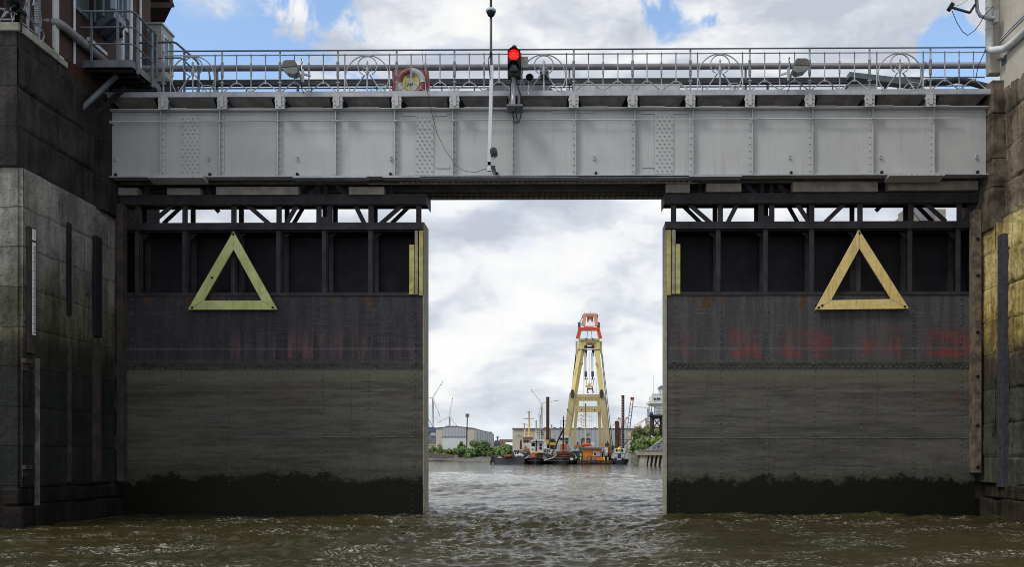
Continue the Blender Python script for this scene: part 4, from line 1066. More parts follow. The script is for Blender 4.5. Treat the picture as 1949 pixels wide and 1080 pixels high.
b.box(XL - .1, XL + .02, yp - .04, yp + .14, ZT + .2, 17); b.box(XL - .2, XL + .04, yp + .1, yp + .34, ZT + .0, ZT + .2)
solo(b, 'corner_post', M['white_grey'], 'pale square post at the end of the ornate railing on the left wall', 'post', (XL, yp, ZT))
b = MB(); zp = PZ(42, yp, 114); xp = XL + .09
b.tube([(XL - .6, yp + .02, zp), (XL - .12, yp - .02, zp), (xp - .04, yp + .06, zp), (xp, yp + .25, zp), (xp, 26.2, zp)], .115, 12)
for y in (24.2, 25.3): b.tube([(xp, y, zp), (xp, y + .06, zp)], .13, 12)
solo(b, 'drain_pipe', M['pipe_grey'], 'fat grey pipe bending round the post and running along the brick wall', 'pipe', (xp, yp, zp))

def wall_railing():
    """ornate railing on the coping of the left wall"""
    r = thing('wall_railing', 'ornate wrought iron railing on top of the left wall corner', 'railing', (XL - .05, YN, ZT + .2))
    z0 = ZT + .2; x = XL - .05; h = 1.35
    def panel(ax, s, length):
        def q(a, z): return (x, YN + .05 + a, z) if ax else (x - a, YN + .05, z)
        b = MB()
        c = length / 2
        for k, (rad, cz) in enumerate(((.55, .55), (.27, .95))):
            pts = [q(c + rad * math.cos(R(a)), z0 + cz + rad * math.sin(R(a))) for a in range(-40, 221, 13)]
            b.tube(pts, .025, 6)
        b.tube([q(c, z0), q(c, z0 + .8), q(c, z0 + .95), q(c, z0 + 1.1)], [.03, .05, .06, .01], 8)
        for sg in (-1, 1):
            b.tube([q(c + sg * .42, z0 + .2), q(c + sg * .30, z0 + .12), q(c + sg * .05, z0 + .72)], .024, 6)
            b.tube([q(c + sg * .62, z0 + .05), q(c + sg * .70, z0 + .25), q(c + sg * .58, z0 + .36), q(c + sg * .5, z0 + .27)], .022, 6)
            b.tube([q(c + sg * .30, z0 + .05), q(c + sg * .45, z0 + .32), q(c + sg * .33, z0 + .4)], .02, 6)
        b.build('scroll_panel', M['iron_grey'], r)
        for a in (0, length):
            p = MB(); px_, py_, pz_ = q(a, z0); p.box(px_ - .045, px_ + .045, py_ - .045, py_ + .045, z0, z0 + h)
            n = 14
            for i in range(n):
                p.box(px_ - .058, px_ + .058, py_ - .058, py_ + .058, z0 + .35 + i * .06, z0 + .375 + i * .06)
            p.build('post', M['iron_grey'], r)
        for zz in (.12, .38, h):
            p = MB(); p.bar(q(0, z0 + zz), q(length, z0 + zz), .035); p.build('rail', M['galv_dark'], r)
    panel(True, 1, .82)
    b = None
    panel(False, 1, 1.5)
wall_railing()
b = MB(); p = P(33, 15, YN - .15)
b.lathe([(.06, .3), (.06, .12), (.10, .02), (.21, -.18), (.195, -.18), (.085, .02), (.05, .11)], p, 'y', 24); b.lathe([(.035, .1), (.04, -.1), (.02, -.13)], p, 'y', 10); b.bar(p + Vector((0, .15, 0)), p + Vector((0, .15, -.5)), .04)
solo(b, 'horn_loudspeaker', M['black_plastic'], 'round black horn loudspeaker in front of the ornate railing on the left wall', 'loudspeaker', tuple(p))

def platform():
    r = thing('platform', 'grey steel landing with tube railing cantilevered from the left wall above the bridge end', 'platform', (XL + .7, 25.3, 12.3))
    Ya, Yb_ = 24.6, 25.98; x0, x1 = XL - .0, PX(252, Ya); z = PZ(127, Ya, 250)
    b = MB(); b.box(x0, x1, Ya, Ya + .02, z, z + .19); b.box(x1 - .02, x1, Ya + .021, Yb_ + .3, z, z + .19); b.box(x0, x1, Ya - .03, Ya - .001, z - .02, z + .01)
    b.build('toe_board', M['paint_grey_dark'], r)
    b = MB(); b.box(x0, x1 - .03, Ya + .03, Yb_ + .2, z + .04, z + .08)
    for k in range(5): y = Ya + .1 + k * .33; b.box(x0, x1 - .05, y, y + .09, z - .1, z + .039)
    b.build('deck', M['steel_black'], r)
    pz = lambda py: PZ(py, Ya, 200)
    zt, zm, zl_ = pz(22), pz(52.5), pz(84.5)
    for k, zz in enumerate((zt, zm, zl_)):
        t = MB(); t.tube([(PX(152, Ya), Ya - .03, zz), (x1 - .05, Ya - .03, zz), (x1 + .03, Ya + .05, zz), (x1 + .03, Yb_ - .05, zz)], .032 if k == 0 else .022, 8)
        if k == 0: t.tube([(x1 + .03, Yb_ - .05, zt), (x1 + .03, Yb_, zt - .06), (x1 + .03, Yb_, z + .3)], .03, 8)
        t.build('rail', M['galv_dark'], r)
    for s in (175, 225):
        t = MB(); x = PX(s, Ya); t.box(x - .03, x + .03, Ya - .045, Ya - .002, z + .0, zt - .03); t.box(x - .06, x + .05, Ya - .03, Ya - .001, z + .02, z + .14); t.build('post', M['galv_dark'], r)
    for y in (Ya + .25, Yb_ - .25):
        t = MB(); t.box(x1 + .002, x1 + .04, y - .045, y + .045, z - .1, zt - .03); t.build('post', M['galv_dark'], r)
    t = MB(); t.tube([P(155, 207, 24.7), P(222, 144, 25.0)], .075, 10); t.build('strut', M['galv_dark'], r)
    t = MB(); t.bar(P(184, 217, 25.5), P(238, 166, 25.6), .12, .1); t.build('strut', M['steel_dark'], r)
    t = MB(); t.tube([P(215, 171, 25.9), P(290, 171, 25.9), P(300, 172, 25.9)], .05, 8); t.build('conduit', M['pipe_dark'], r)
platform()
# stair handrail behind the platform
r = thing('stair_handrail', 'bent blue grey tube handrail running down to the bridge beside the grey booth', 'handrail', tuple(P(300, 190, 27.5)))
Yh = 27.5
t = MB(); t.tube([P(234, 90, Yh), P(236, 83, Yh), P(240, 81.5, Yh), P(330, 80, Yh), P(336, 82, Yh), P(375, 116, Yh), P(378, 122, Yh)], .035, 8); t.build('rail', M['galv_dark'], r)
t = MB(); t.tube([P(268, 110, Yh), P(345, 110, Yh), P(372, 135, Yh)], .025, 8); t.build('rail', M['galv_dark'], r)
t = MB(); t.tube([P(385, 128, Yh), P(398, 136, Yh), P(400, 152, Yh)], .03, 8); t.build('rail', M['galv_dark'], r)
for s, a in ((234, 90), (351, 96), (378, 122)):
    t = MB(); t.box(PX(s, Yh) - .03, PX(s, Yh) + .03, Yh - .02, Yh + .02, z_deck - .2, PZ(a, Yh)); t.build('post', M['galv_dark'], r)
r = thing('bollard_light', 'slim pale post with round black top standing on the platform', 'post', tuple(P(229, 120, 25.4)))
t = MB(); t.box(PX(227, 25.4), PX(231.5, 25.4), 25.4, 25.46, PZ(120, 25.4), PZ(72, 25.4)); t.build('post', M['galv'], r)
t = MB(); p = P(230, 66, 25.4); t.lathe([(.02, -.08), (.055, -.05), (.06, .0), (.04, .05), (.01, .07)], p, 'z', 12); t.build('lamp_head', M['black_plastic'], r)

# ------------------------------------------------------------------ signal, cameras, lamps on the bridge front
YS = YB - .5
def signal():
    r = thing('traffic_light', 'two lens traffic light lit red on a short grey post at the bridge middle', 'traffic light', tuple(P(980, 207, YS)))
    b = MB(); x0, x1 = PX(966.5, YS), PX(990.5, YS); z0, z1 = PZ(148, YS), PZ(96.5, YS)
    b.box(x0, x1, YS - .12, YS + .12, z0, z1); b.box(x0 + .02, x1 - .02, YS - .13, YS - .12, z0 + .02, z1 - .02)
    b.build('housing', M['black_plastic'], r, .02)
    for nm, py, m in (('red_lens', 108, 'red_lamp'), ('dark_lens', 132.5, 'dark_lens')):
        c = P(978.5, py, YS); l = MB(); rad = .152
        l.lathe([(rad, -.132), (rad * .9, -.155), (rad * .6, -.178), (rad * .2, -.188)], c, 'y', 24); l.build(nm, M[m], r)
        h = MB(); n = 20; vs = []
        for i in range(n + 1):
            t = R(-10) + R(200) * i / n
            for rr in (rad + .004, rad + .018):
                for yy in (-.13, -.27): vs.append((c.x + rr * math.cos(t), c.y + yy, c.z + rr * math.sin(t)))
        fs = []
        for i in range(n):
            a, e = i * 4, i * 4 + 4; fs += [(a, e, e + 1, a + 1), (a + 2, a + 3, e + 3, e + 2), (a + 1, e + 1, e + 3, a + 3), (a, a + 2, e + 2, e)]
        h.add(vs, fs, True); h.build('visor', M['black_plastic'], r)
    p = MB(); p.tube([(PX(977, YS), YS, PZ(204, YS)), (PX(977, YS), YS, PZ(147, YS))], .065, 12); p.tube([(PX(979, YS), YS + .02, PZ(96, YS)), (PX(979, YS), YS + .02, PZ(90, YS))], .058, 12)
    p.build('post', M['galv'], r)
    p = MB(); p.lathe([(.065, 0), (.065, .04), (.03, .055)], P(979, 90, YS + .02), 'z', 12); p.build('cap', M['crane_blue'], r)
    p = MB(); p.box(PX(965, YS), PX(995, YS), YS - .15, YS + .38, PZ(205, YS), PZ(201.5, YS)); p.box(PX(968, YS), PX(973, YS), YS + .02, YS + .1, PZ(201, YS), PZ(176, YS)); p.box(PX(985, YS), PX(990, YS), YS + .02, YS + .1, PZ(201, YS), PZ(176, YS)); p.build('base_plate', M['paint_grey_dark'], r)
    c = MB()
    c.tube([P(974, 150, YS - .1), P(971, 165, YS - .1), P(972, 180, YS - .12), P(967, 200, YS - .1)], .014, 6)
    c.tube([P(983, 148, YS - .05), P(986, 165, YS - .08), P(992, 185, YS - .1), P(992, 205, YS - .1), P(991, 222, YS - .1), P(988, 232, YS - .1), P(983, 235, YS - .1), P(978, 230, YS - .1), P(975, 212, YS - .1)], .016, 6)
    c.tube([P(981, 205, YS - .1), P(983, 222, YS - .1), P(986, 233, YS - .1)], .014, 6)
    c.tube([P(990, 118, YS - .02), P(992, 135, YS), P(987, 150, YS)], .012, 6)
    c.build('cable', M['black_plastic'], r)
    k = MB(); k.box(PX(991.5, YS), PX(1004, YS), YS + .1, YS + .3, PZ(125, YS), PZ(106, YS)); k.box(PX(991, YS), PX(1004.5, YS), YS + .09, YS + .31, PZ(106, YS), PZ(104.5, YS)); k.build('control_box', M['booth_grey'], r)
signal()
def cctv():
    Yc = YB - .62
    r = thing('camera_mast', 'tall slim mast, dark above and white below, standing before the bridge middle', 'mast', tuple(P(931, 326, Yc)))
    t = MB(); t.tube([P(934.5, -40, Yc), P(934.5, 100, Yc)], .036, 10); t.tube([P(934.5, 100, Yc), P(935, 126, Yc)], .042, 10); t.build('upper_mast', M['green_black'], r)
    t = MB(); t.bar(P(936, 125, Yc), P(931, 326, Yc), .10, .10); t.build('lower_mast', M['white_paint'], r, .006)
    t = MB(); p = P(930.5, 311, Yc); t.box(p.x - .07, p.x + .1, Yc - .05, Yc + .05, p.z - .07, p.z + .03); t.box(p.x + .05, p.x + .17, Yc - .02, Yc + .6, p.z - .09, p.z - .06); t.build('clamp', M['white_grey'], r)
    t = MB(); t.tube([P(934, 103, Yc - .05), P(929, 112, Yc - .1), P(930, 122, Yc - .08), P(933, 150, Yc - .06)], .012, 6)
    pts = [P(803, 96, YB - .3), P(806, 130, YB - .3), P(818, 200, YB - .35), P(832, 255, YB - .2), P(850, 290, YB - .2), P(868, 315, YB - .2), P(885, 326, YB - .25), P(905, 328, YB - .35), P(927, 321, Yc + .05)]
    t.tube(pts, .0075, 5); t.build('cable', M['black_plastic'], r)
    return Yc
Yc = cctv()
r = thing('dome_camera', 'white topped dark dome camera near the top of the tall mast', 'camera', tuple(P(934, 30, Yc - .02)))
t = MB(); p = P(934.5, 22, Yc - .05); t.lathe([(.06, .10), (.10, .085), (.14, .055), (.145, 0), (.13, -.015)], p, 'z', 24); t.build('housing', M['pale_blue'], r)
t = MB(); t.lathe([(.125, -.015), (.12, -.05), (.09, -.11), (.05, -.145), (.01, -.155)], p, 'z', 24); t.build('dome', M['black_plastic'], r)
r = thing('bullet_camera', 'small dark round camera clamped to the foot of the mast before the girder', 'camera', tuple(P(940, 312, Yc)))
t = MB(); p = P(940, 291, Yc - .1); t.lathe([(.085, -.2), (.10, -.19), (.105, -.1), (.10, .15), (.06, .2)], p, 'y', 20); t.build('body', M['green_black'], r)
t = MB(); t.lathe([(.06, -.203), (.055, -.206), (.02, -.208)], p, 'y', 16); t.build('lens', M['dark_lens'], r)
t = MB(); t.tube([p + Vector((0, .0, -.09)), p + Vector((-.01, 0, -.19))], .025, 8); q = P(940, 311, Yc - .1); t.box(q.x - .05, q.x + .04, q.y - .05, q.y + .05, q.z - .08, q.z + .04); t.build('bracket', M['galv'], r)
r = thing('horn_loudspeaker', 'small grey horn loudspeaker right of the red traffic light', 'loudspeaker', tuple(P(1007, 180, YS)))
t = MB(); p = P(1008.5, 152, YS); t.lathe([(.045, .1), (.05, 0), (.118, -.17), (.108, -.17), (.04, .0), (.03, .06)], p, 'y', 20); t.lathe([(.09, .02), (.09, .14), (.06, .18)], p + Vector((0, 0, .06)), 'y', 14); t.build('horn', M['galv_dark'], r)
t = MB(); t.lathe([(.106, -.165), (.05, -.04), (.03, .05)], p, 'y', 16, True, False); t.lathe([(.02, .05), (.028, -.1), (.015, -.12)], p, 'y', 10); t.build('throat', M['black_plastic'], r)
t = MB(); t.box(p.x - .05, p.x - .02, YS, YS + .04, PZ(180, YS), p.z); t.tube([p + Vector((.05, 0, -.1)), P(1003, 176, YS), P(999, 178, YS)], .01, 5); t.build('bracket', M['galv'], r)
r = thing('lamp_box', 'dark round signal lamp behind the ring panel right of the traffic light', 'lamp', tuple(P(1036, 176, YB)))
Yq = YB + .35
t = MB(); p = P(1036, 140, Yq); t.lathe([(.10, -.14), (.13, -.1), (.13, .1), (.08, .15)], p, 'y', 18); t.box(p.x - .12, p.x + .12, Yq - .09, Yq + .1, p.z - .16, p.z - .02); t.build('housing', M['pipe_dark'], r)
t = MB(); t.box(p.x - .02, p.x + .02, Yq, Yq + .04, z_deck, p.z - .1); t.build('stem', M['galv'], r)

def floodlight(px, py, flip, label):
    Yf = YB - .55; p = P(px, py, Yf); s = -1 if flip else 1
    r = thing('floodlight', label, 'floodlight', tuple(P(px + 18 * s, 178, Yf)), 'street lamp style floodlights on the railing')
    q = lambda a, c, y=0: p + Vector((s * a / 66, y, c / 66))
    h = MB(); prof = [(-17, -2), (-13, 8), (-9, 10), (8, 10), (12, 2), (16, -12), (9, -9)]
    poly = [q(a, c, -.16) for a, c in prof[:5]] + [q(12, -3, -.16), q(-17, -5, -.16)]
    h.prism(poly, (0, .34, 0)); h.build('housing', M['lamp_housing'], r, .02)
    g_ = MB(); g_.prism([q(-16.5, -5.2, -.15), q(12, -3.2, -.15), q(14, -13, -.13), (q(6, -17, -.12)), q(-8, -14, -.13)], (0, .3, 0)); g_.build('lens_cover', M['lamp_glass'], r, .012)
    n = MB(); n.prism([q(12.5, -4, -.07), q(17, -14, -.07), q(22, -28, -.07), q(17, -24, -.07), q(12, -14, -.07)], (0, .14, 0)); n.build('neck', M['lamp_housing'], r)
    n = MB(); n.bar(q(21, -28), q(21, -4), .07, .05); n.bar(q(18, -11, .02), q(32, -11, .2), .05, .05); n.bar(q(18, -8, .02), q(19, 18, .1), .02, .02); n.build('bracket', M['galv'], r)
    c = MB(); c.tube([q(18, 17), q(20, 10), q(17, 2), q(18, -8)], .012, 5); c.tube([q(18, -26), q(19, -40), q(23, -49)], .012, 5); c.build('cable', M['black_plastic'], r)
floodlight(555, 128, False, 'left one of two tilted floodlights, fixed to the bridge railing near the blue sky')
floodlight(1522, 125, True, 'right one of two tilted floodlights, fixed to the railing right of the fourth ring panel')

def lifebuoy():
    Yl = YB + .1
    r = thing('lifebuoy_box', 'red lifebuoy cabinet with red and white ring behind the bridge railing', 'lifebuoy', tuple(P(783, 184, Yl)))
    b = MB(); x0, x1, z0, z1 = PX(749, Yl), PX(815, Yl), PZ(183, Yl), PZ(131, Yl)
    b.prism([(x0, Yl, z0), (x1, Yl, z0), (x1 + .03, Yl, (z0 + z1) / 2), (x1, Yl, z1), (x0, Yl, z1), (x0 - .02, Yl, (z0 + z1) / 2)], (0, .16, 0)); b.build('cabinet', M['red_plastic'], r, .02)
    c = P(783, 158, Yl - .02); Rm = .345; rm = .095; NS = 40
    for nm, m, segs in (('ring', 'red_ring', ((90, 180), (-90, 0))), ('ring_band', 'white_grey', ((0, 90), (180, 270)))):
        t = MB()
        for a0, a1 in segs:
            t.tube([(c.x + Rm * math.cos(R(a0 + (a1 - a0) * i / 12)), c.y, c.z + Rm * math.sin(R(a0 + (a1 - a0) * i / 12))) for i in range(13)], rm, 10)
        t.build(nm, M[m], r)
    t = MB(); t.lathe([(.255, -.03), (.255, -.05), (.24, -.055)], c, 'y', 28); t.build('centre_disc', M['yellow_lens'], r)
    t = MB(); t.prism([(c.x + .01, c.y - .062, c.z - .27), (c.x + .14, c.y - .062, c.z - .23), (c.x + .25, c.y - .062, c.z - .02), (c.x + .01, c.y - .062, c.z - .02)], (0, .006, 0)); t.build('instruction_panel', M['white_grey'], r)
    t = MB()
    for k in range(5): t.box(c.x - .18 + k * .05, c.x - .15 + k * .05, c.y - .064, c.y - .058, c.z - .1 - .02 * (k % 2), c.z - .04 + .03 * (k % 3))
    for k in range(4): t.box(c.x - .14, c.x + .12, c.y - .064, c.y - .058, c.z + .14 + k * .03, c.z + .15 + k * .03)
    t.build('print', M['green_black'], r)
lifebuoy()
# roof-like hatch and lockers on the deck
Yk = 27.0
b = MB(); zb = z_deck
b.prism([P(908, 188, Yk), P(938, 162, Yk), P(1044, 162, Yk), P(1065, 184, Yk), P(1065, 188, Yk)], (0, .7, 0))
r = thing('deck_hatch', 'low dark hatch with sloping ends behind the red traffic light', 'hatch', tuple(P(985, 188, Yk))); b.build('cover', M['paint_grey_dark'], r, .01)
b = MB()
for a, e in ((922, 966), (1006, 1050)): b.box(PX(a, Yk), PX(e, Yk), Yk - .012, Yk - .001, PZ(179, Yk), PZ(177.6, Yk))
for a, e in ((950, 953), (954, 957), (1011, 1014), (1016, 1018), (1031, 1034), (1037, 1039)): b.box(PX(a, Yk), PX(e, Yk), Yk - .012, Yk - .001, PZ(176.5, Yk), PZ(173.8, Yk))
b.build('marking', M['yellow_lens'], r)
b = MB(); b.box(PX(1091, Yk), PX(1296, Yk), Yk + .2, Yk + .9, z_deck - .1, PZ(157, Yk)); b.box(PX(1089, Yk), PX(1298, Yk), Yk + .19, Yk + .91, PZ(157, Yk), PZ(155, Yk))
for k in range(8): b.box(PX(1108 + k * 26, Yk), PX(1110 + k * 26, Yk), Yk + .185, Yk + .2, z_deck, PZ(158, Yk))
solo(b, 'deck_locker', M['white_grey'], 'long pale locker behind the railing right of the middle ring panel', 'locker', tuple(P(1190, 184, Yk)), bevel=.012)
b = MB(); b.box(PX(1615, Yk), PX(1668, Yk), Yk, Yk + .5, z_deck - .1, PZ(165, Yk)); b.box(PX(1612, Yk), PX(1671, Yk), Yk - .02, Yk + .52, PZ(165, Yk), PZ(163, Yk))
solo(b, 'deck_locker', M['booth_grey'], 'short grey locker on the deck just left of the rightmost ring panel', 'locker', tuple(P(1640, 184, Yk)), bevel=.012)
b = MB(); b.box(PX(306, Yk), PX(338, Yk), Yk, Yk + .4, z_deck - .1, PZ(161, Yk)); solo(b, 'deck_locker', M['pipe_dark'], 'small dark box on the deck at the left bridge end', 'locker', tuple(P(320, 184, Yk)), bevel=.03)

# ------------------------------------------------------------------ right: pipes and satellite dish on the rendered tower
Yt = 25.75
b = MB(); b.tube([P(1883, -60, Yt), P(1883, 94, Yt)], .105, 14)
for py in (14, 54): b.tube([P(1883, py, Yt), P(1883, py + 2, Yt)], .115, 14)
solo(b, 'downpipe', M['white_grey'], 'grey downpipe on the edge of the rendered tower above the bridge', 'pipe', tuple(P(1883, 94, Yt)))
b = MB(); X2 = XW - .12; pts = [P(1879, 92, Yt - .1), P(1886, 96, Yt - .18)]
b.tube(pts + [(X2 - .04, 25.35, PZ(94, 25.4, 1900)), (X2, 24.9, PZ(92, 25.3, 1900)), (X2, 23.2, PZ(92, 25.3, 1900))], .10, 14)
solo(b, 'pipe', M['white_paint'], 'white pipe running along the rendered right tower just above railing height', 'pipe', tuple(pts[0]))
b = MB(); X3 = XW - .05
for o in (0, .06): b.tube([(X3, 25.85, PZ(78, 25.8, 1895) + o), (X3, 25.2, PZ(77, 25.8, 1895) + o * 1.2), (X3, 23.4, PZ(76, 25.8, 1895) + o * 1.4)], .018, 6)
solo(b, 'cable_run', M['white_paint'], 'pair of thin pale cables climbing along the rendered right tower above the white pipe', 'cable', (X3, 25.85, PZ(78, 25.8, 1895)))
r = thing('satellite_dish', 'satellite dish with feed arm bracketed to the rendered right tower', 'satellite dish', tuple(P(1893, 36, 25.6)))
Yd = 25.6
t = MB(); t.tube([P(1893, 34, Yd), P(1876, 34, Yd), P(1866, 30, Yd), P(1860, 20, Yd), P(1858, -10, Yd)], .05, 10); t.box(PX(1891, Yd), PX(1898, Yd), Yd - .1, Yd + .1, PZ(48, Yd), PZ(24, Yd)); t.build('bracket', M['galv'], r)
t = MB(); c = P(1842, -10, Yd - .1); vs = []; fs = []; n = 28
ax = Vector((-.75, -.45, .35)).normalized(); u_ = ax.cross(Vector((0, 0, 1))).normalized(); v_ = u_.cross(ax)
for j, (rr, dd) in enumerate(((0.02, 0), (.15, .02), (.3, .075), (.42, .15))):
    for k in range(n):
        a = 2 * math.pi * k / n; vs.append(c + ax * dd + (u_ * math.cos(a) + v_ * math.sin(a)) * rr)
for j in range(3):
    for k in range(n): fs.append((j * n + k, j * n + (k + 1) % n, (j + 1) * n + (k + 1) % n, (j + 1) * n + k))
t.add(vs, fs, True); o = t.build('reflector', M['white_grey'], r); so = o.modifiers.new('thick', 'SOLIDIFY'); so.thickness = .012
t = MB(); t.bar(P(1812, 14, Yd - .3), P(1846, 24, Yd - .1), .05, .05); t.bar(P(1846, 24, Yd - .1), P(1856, 8, Yd), .05, .05); t.build('feed_arm', M['pipe_dark'], r)
t = MB(); p = P(1809, 13, Yd - .3); t.bar(p + Vector((-.05, 0, -.09)), p + Vector((.06, 0, .09)), .11, .11); t.build('receiver', M['black_plastic'], r)
t = MB(); t.tube([P(1812, 20, Yd - .3), P(1821, 42, Yd - .3), P(1832, 60, Yd - .25), P(1842, 67, Yd - .2), P(1856, 57, Yd - .1), P(1866, 43, Yd - .1), P(1874, 28, Yd - .1), P(1890, 12, Yd)], .011, 6); t.build('cable', M['black_plastic'], r)
b = MB(); b.tube([P(1876, 95, 25.55), P(1868, 112, 25.6), P(1861, 128, 25.6), P(1857, 152, 25.6)], .012, 6); solo(b, 'hanging_cable', M['black_plastic'], 'thin loose cable hanging from the white pipe to the railing at the right tower', 'cable', tuple(P(1876, 95, 25.55)))
r = thing('wall_anchor', 'small steel bolt anchor on the rendered right tower', 'anchor', (XW - .06, 25.2, PZ(118, 25.2)))
y = on_right(1907, XW - .1)
t = MB(); z = PZ(119, y); t.box(XW - .06, XW - .031, y - .12, y + .12, z - .1, z + .12); t.tube([(XW - .05, y, z + .03), (XW - .2, y, z + .03)], .04, 8); t.tube([(XW - .2, y, z + .03), (XW - .22, y - .18, z - .03)], .045, 8); t.build('bolt', M['galv_dark'], r)
# ------------------------------------------------------------------ harbour beyond the gates
class FB(MB):
    """boxes and bars given as photo columns/rows on a plane at distance Y"""
    def __init__(s, Y): super().__init__(); s.Y = Y
    def b(s, a, e, t, bt, dy=0, dep=2.0):
        Y = s.Y + dy; s.box(PX(a, Y), PX(e, Y), Y, Y + dep, PZ(bt, Y), PZ(t, Y)); return s
    def l(s, a, t, e, bt, w=.1, dy=0, dy2=None, h=None):
        s.bar(P(a, t, s.Y + dy), P(e, bt, s.Y + (dy if dy2 is None else dy2)), w, h); return s
    def t(s, pts, r, n=6, dy=0): s.tube([P(a, c, s.Y + dy) for a, c in pts], r, n); return s
    def poly(s, pts, dy=0, dep=1.0): s.prism([P(a, c, s.Y + dy) for a, c in pts], (0, dep, 0)); return s

def hull(mb, cx, half, ztop, Y, L, zs=None, rake=.35, bow=.45):
    """bow-on hull: pointed forward end towards the camera, flared sides, sheer"""
    n = 14; secs = []
    for i in range(n + 1):
        t = i / n; w = half * min(1, (t / bow) ** .55 if t > 0 else 0.04); sh = ztop * (1 + rake * (1 - t) ** 2)
        secs.append((Y + L * t, max(w, half * .05), sh))
    vs = []
    for y, w, z in secs:
        vs += [(cx - w * .72, y + .0, -.6), (cx - w, y - .0, z * .6), (cx - w, y, z), (cx + w, y, z), (cx + w, y, z * .6), (cx + w * .72, y, -.6)]
    fs = []
    for i in range(n):
        a, e = i * 6, i * 6 + 6
        for k in range(5): fs.append((a + k, a + k + 1, e + k + 1, e + k))
    fs += [tuple(range(6)), tuple(reversed(range(n * 6, n * 6 + 6)))]
    mb.add(vs, [f[::-1] for f in fs]); return mb

# ---- floating sheerleg crane
YC = 214
def crane():
    r = thing('floating_crane', 'tall yellow sheerleg floating crane with red and salmon top behind the tugs', 'crane', tuple(P(1120, 884, YC)))
    def part(nm, m, mb): return mb.build(nm, M[m], r)
    q = FB(YC); q.b(1070, 1166, 862, 886, -2, 30); part('pontoon', 'hull_dark', q)
    for nm, a in (('left', ((1106.5, 664), (1079, 832), (1074, 862))), ('right', ((1136, 664), (1156, 845), (1158, 862)))):
        q = FB(YC); q.bar(P(*a[0], YC + 4), P(*a[1], YC), 1.15, 1.2); q.bar(P(*a[1], YC), P(*a[2], YC), 1.25, 1.2); part('leg', 'crane_yellow', q)
    for a, e in (((1089.5, 748), (1078, 832)), ((1145, 748), (1155.5, 845))):
        q = FB(YC - 1); q.bar(P(*a, YC - 1.2), P(*e, YC - 1.4), 1.3, .8); l = part('leg', 'crane_tan', q)
        c = FB(YC - 1); c.b(a[0] - 3, a[0] + 3, 743.5, 757, -1.0, 1.2); c.b(a[0] - 1.6, a[0] + 1.6, 742, 743.5, -.8, .8); c.build('sheave_block', M['pipe_dark'], l)
    for t, bt in ((751.5, 757.5), (774, 780)):
        q = FB(YC - 1); q.b(1091, 1143.5, t, bt, -.5, 1.0); part('cross_beam', 'crane_tan', q)
    for a, e in (((1100, 757), (1091, 851)), ((1139.5, 757), (1143, 851)), ((1150, 757), (1159.5, 852))):
        q = FB(YC + 9); q.bar(P(*a, YC + 9), P(*e, YC + 11), .78, .8); part('rear_leg', 'crane_yellow', q)
    for t, bt in ((757.5, 763.5), (780.5, 785)):
        q = FB(YC + 9); q.b(1098, 1142, t, bt, -.2, .8)
        if t < 770:
            for k in range(5): q.b(1104 + k * 6.5, 1107 + k * 6.5, 758, 763, -.35, .1)
        part('rear_cross_beam', 'crane_yellow', q)
    # head block
    q = FB(YC + 4)
    q.b(1101, 1109.5, 649, 668, -.6, 1.6); q.b(1134, 1142, 649, 668, -.6, 1.6); q.b(1109, 1134.5, 648.5, 657, -.6, 1.6)
    q.poly([(1109.4, 657), (1113, 657), (1109.4, 667)], -.6, 1.6); q.poly([(1131, 657), (1134.6, 657), (1134.6, 667)], -.6, 1.6)
    part('head_frame', 'crane_yellow', q)
    q = FB(YC + 4); q.b(1102, 1141, 645, 648.4, -.9, 2); part('head_beam', 'crane_tan', q)
    q = FB(YC + 4); q.b(1116, 1132, 653, 655, -.75, .14); q.b(1112, 1131, 660, 663, -.4, .8); q.b(1102, 1142, 665.3, 666.6, -.8, .3)
    for s in (1112, 1126): q.b(s, s + 5.5, 657, 664, -.3, .7); q.b(s + .5, s + 5.5, 667, 672, -.4, .8); q.b(s + 3.5, s + 5, 672, 679, -.3, .3)
    part('sheave_set', 'pipe_dark', q)
    for s in (1097.5, 1144): q = FB(YC + 4); q.b(s - 1.8, s + 1.8, 659, 673, -.5, 1); q.l(s, 650, s, 660, .5); part('stay_anchor', 'crane_tan', q)
    q = FB(YC + 5); q.l(1104.5, 626, 1100.5, 645, .8); q.l(1138.5, 626, 1141, 645, .7); part('upper_leg', 'crane_yellow', q)
    q = FB(YC + 4.5); q.b(1104, 1138.5, 623.5, 629.5, -.5, 1); q.l(1104, 624, 1098.5, 645, .7); q.l(1138, 624, 1143.5, 645, .7); part('red_yoke', 'crane_red', q)
    q = FB(YC + 4.5); q.b(1112, 1130, 621, 623.4, 0, .4); q.l(1113.5, 598, 1110.5, 621, .8); q.l(1133, 598, 1135.5, 621, .8); q.b(1113, 1136 - .5, 597.5, 600, -.3, .9); q.b(1115, 1132, 600, 603.4, -.2, .5); q.b(1118, 1129, 604, 609, 0, .5); part('jib_head', 'crane_salmon', q)
    q = FB(YC + 4.5)
    for s in (1102.5, 1139): q.b(s - 2.5, s + 2.8, 614, 624, .2, 1)
    for s in (1110, 1137): q.b(s - 1.3, s + 1.3, 599, 606, .4, .8)
    for s in (1115.5, 1128): q.lathe([(.22, -.2), (.22, .2)], P(s, 645.5, YC + 3), 'y', 10)
    part('winch_block', 'crane_blue', q)
    q = FB(YC + 4.4)
    for s in (1119, 1127): q.b(s - 1.3, s + 1.3, 604, 613, -.3, .3)
    q.t([(1115, 598), (1115, 596.5)], .05); q.t([(1124.5, 597), (1124.5, 592)], .04); q.t([(1112, 597), (1112, 595.5), (1134, 595.5), (1134, 597)], .04)
    part('block', 'rust_dark', q)
    # stays and falls
    q = FB(YC + 3)
    for s, e in ((1097, 1079), (1096, 1076), (1144.5, 1163), (1146, 1166)): q.bar(P(s, 673, YC + 3), P(e, 850, YC + 14), .14)
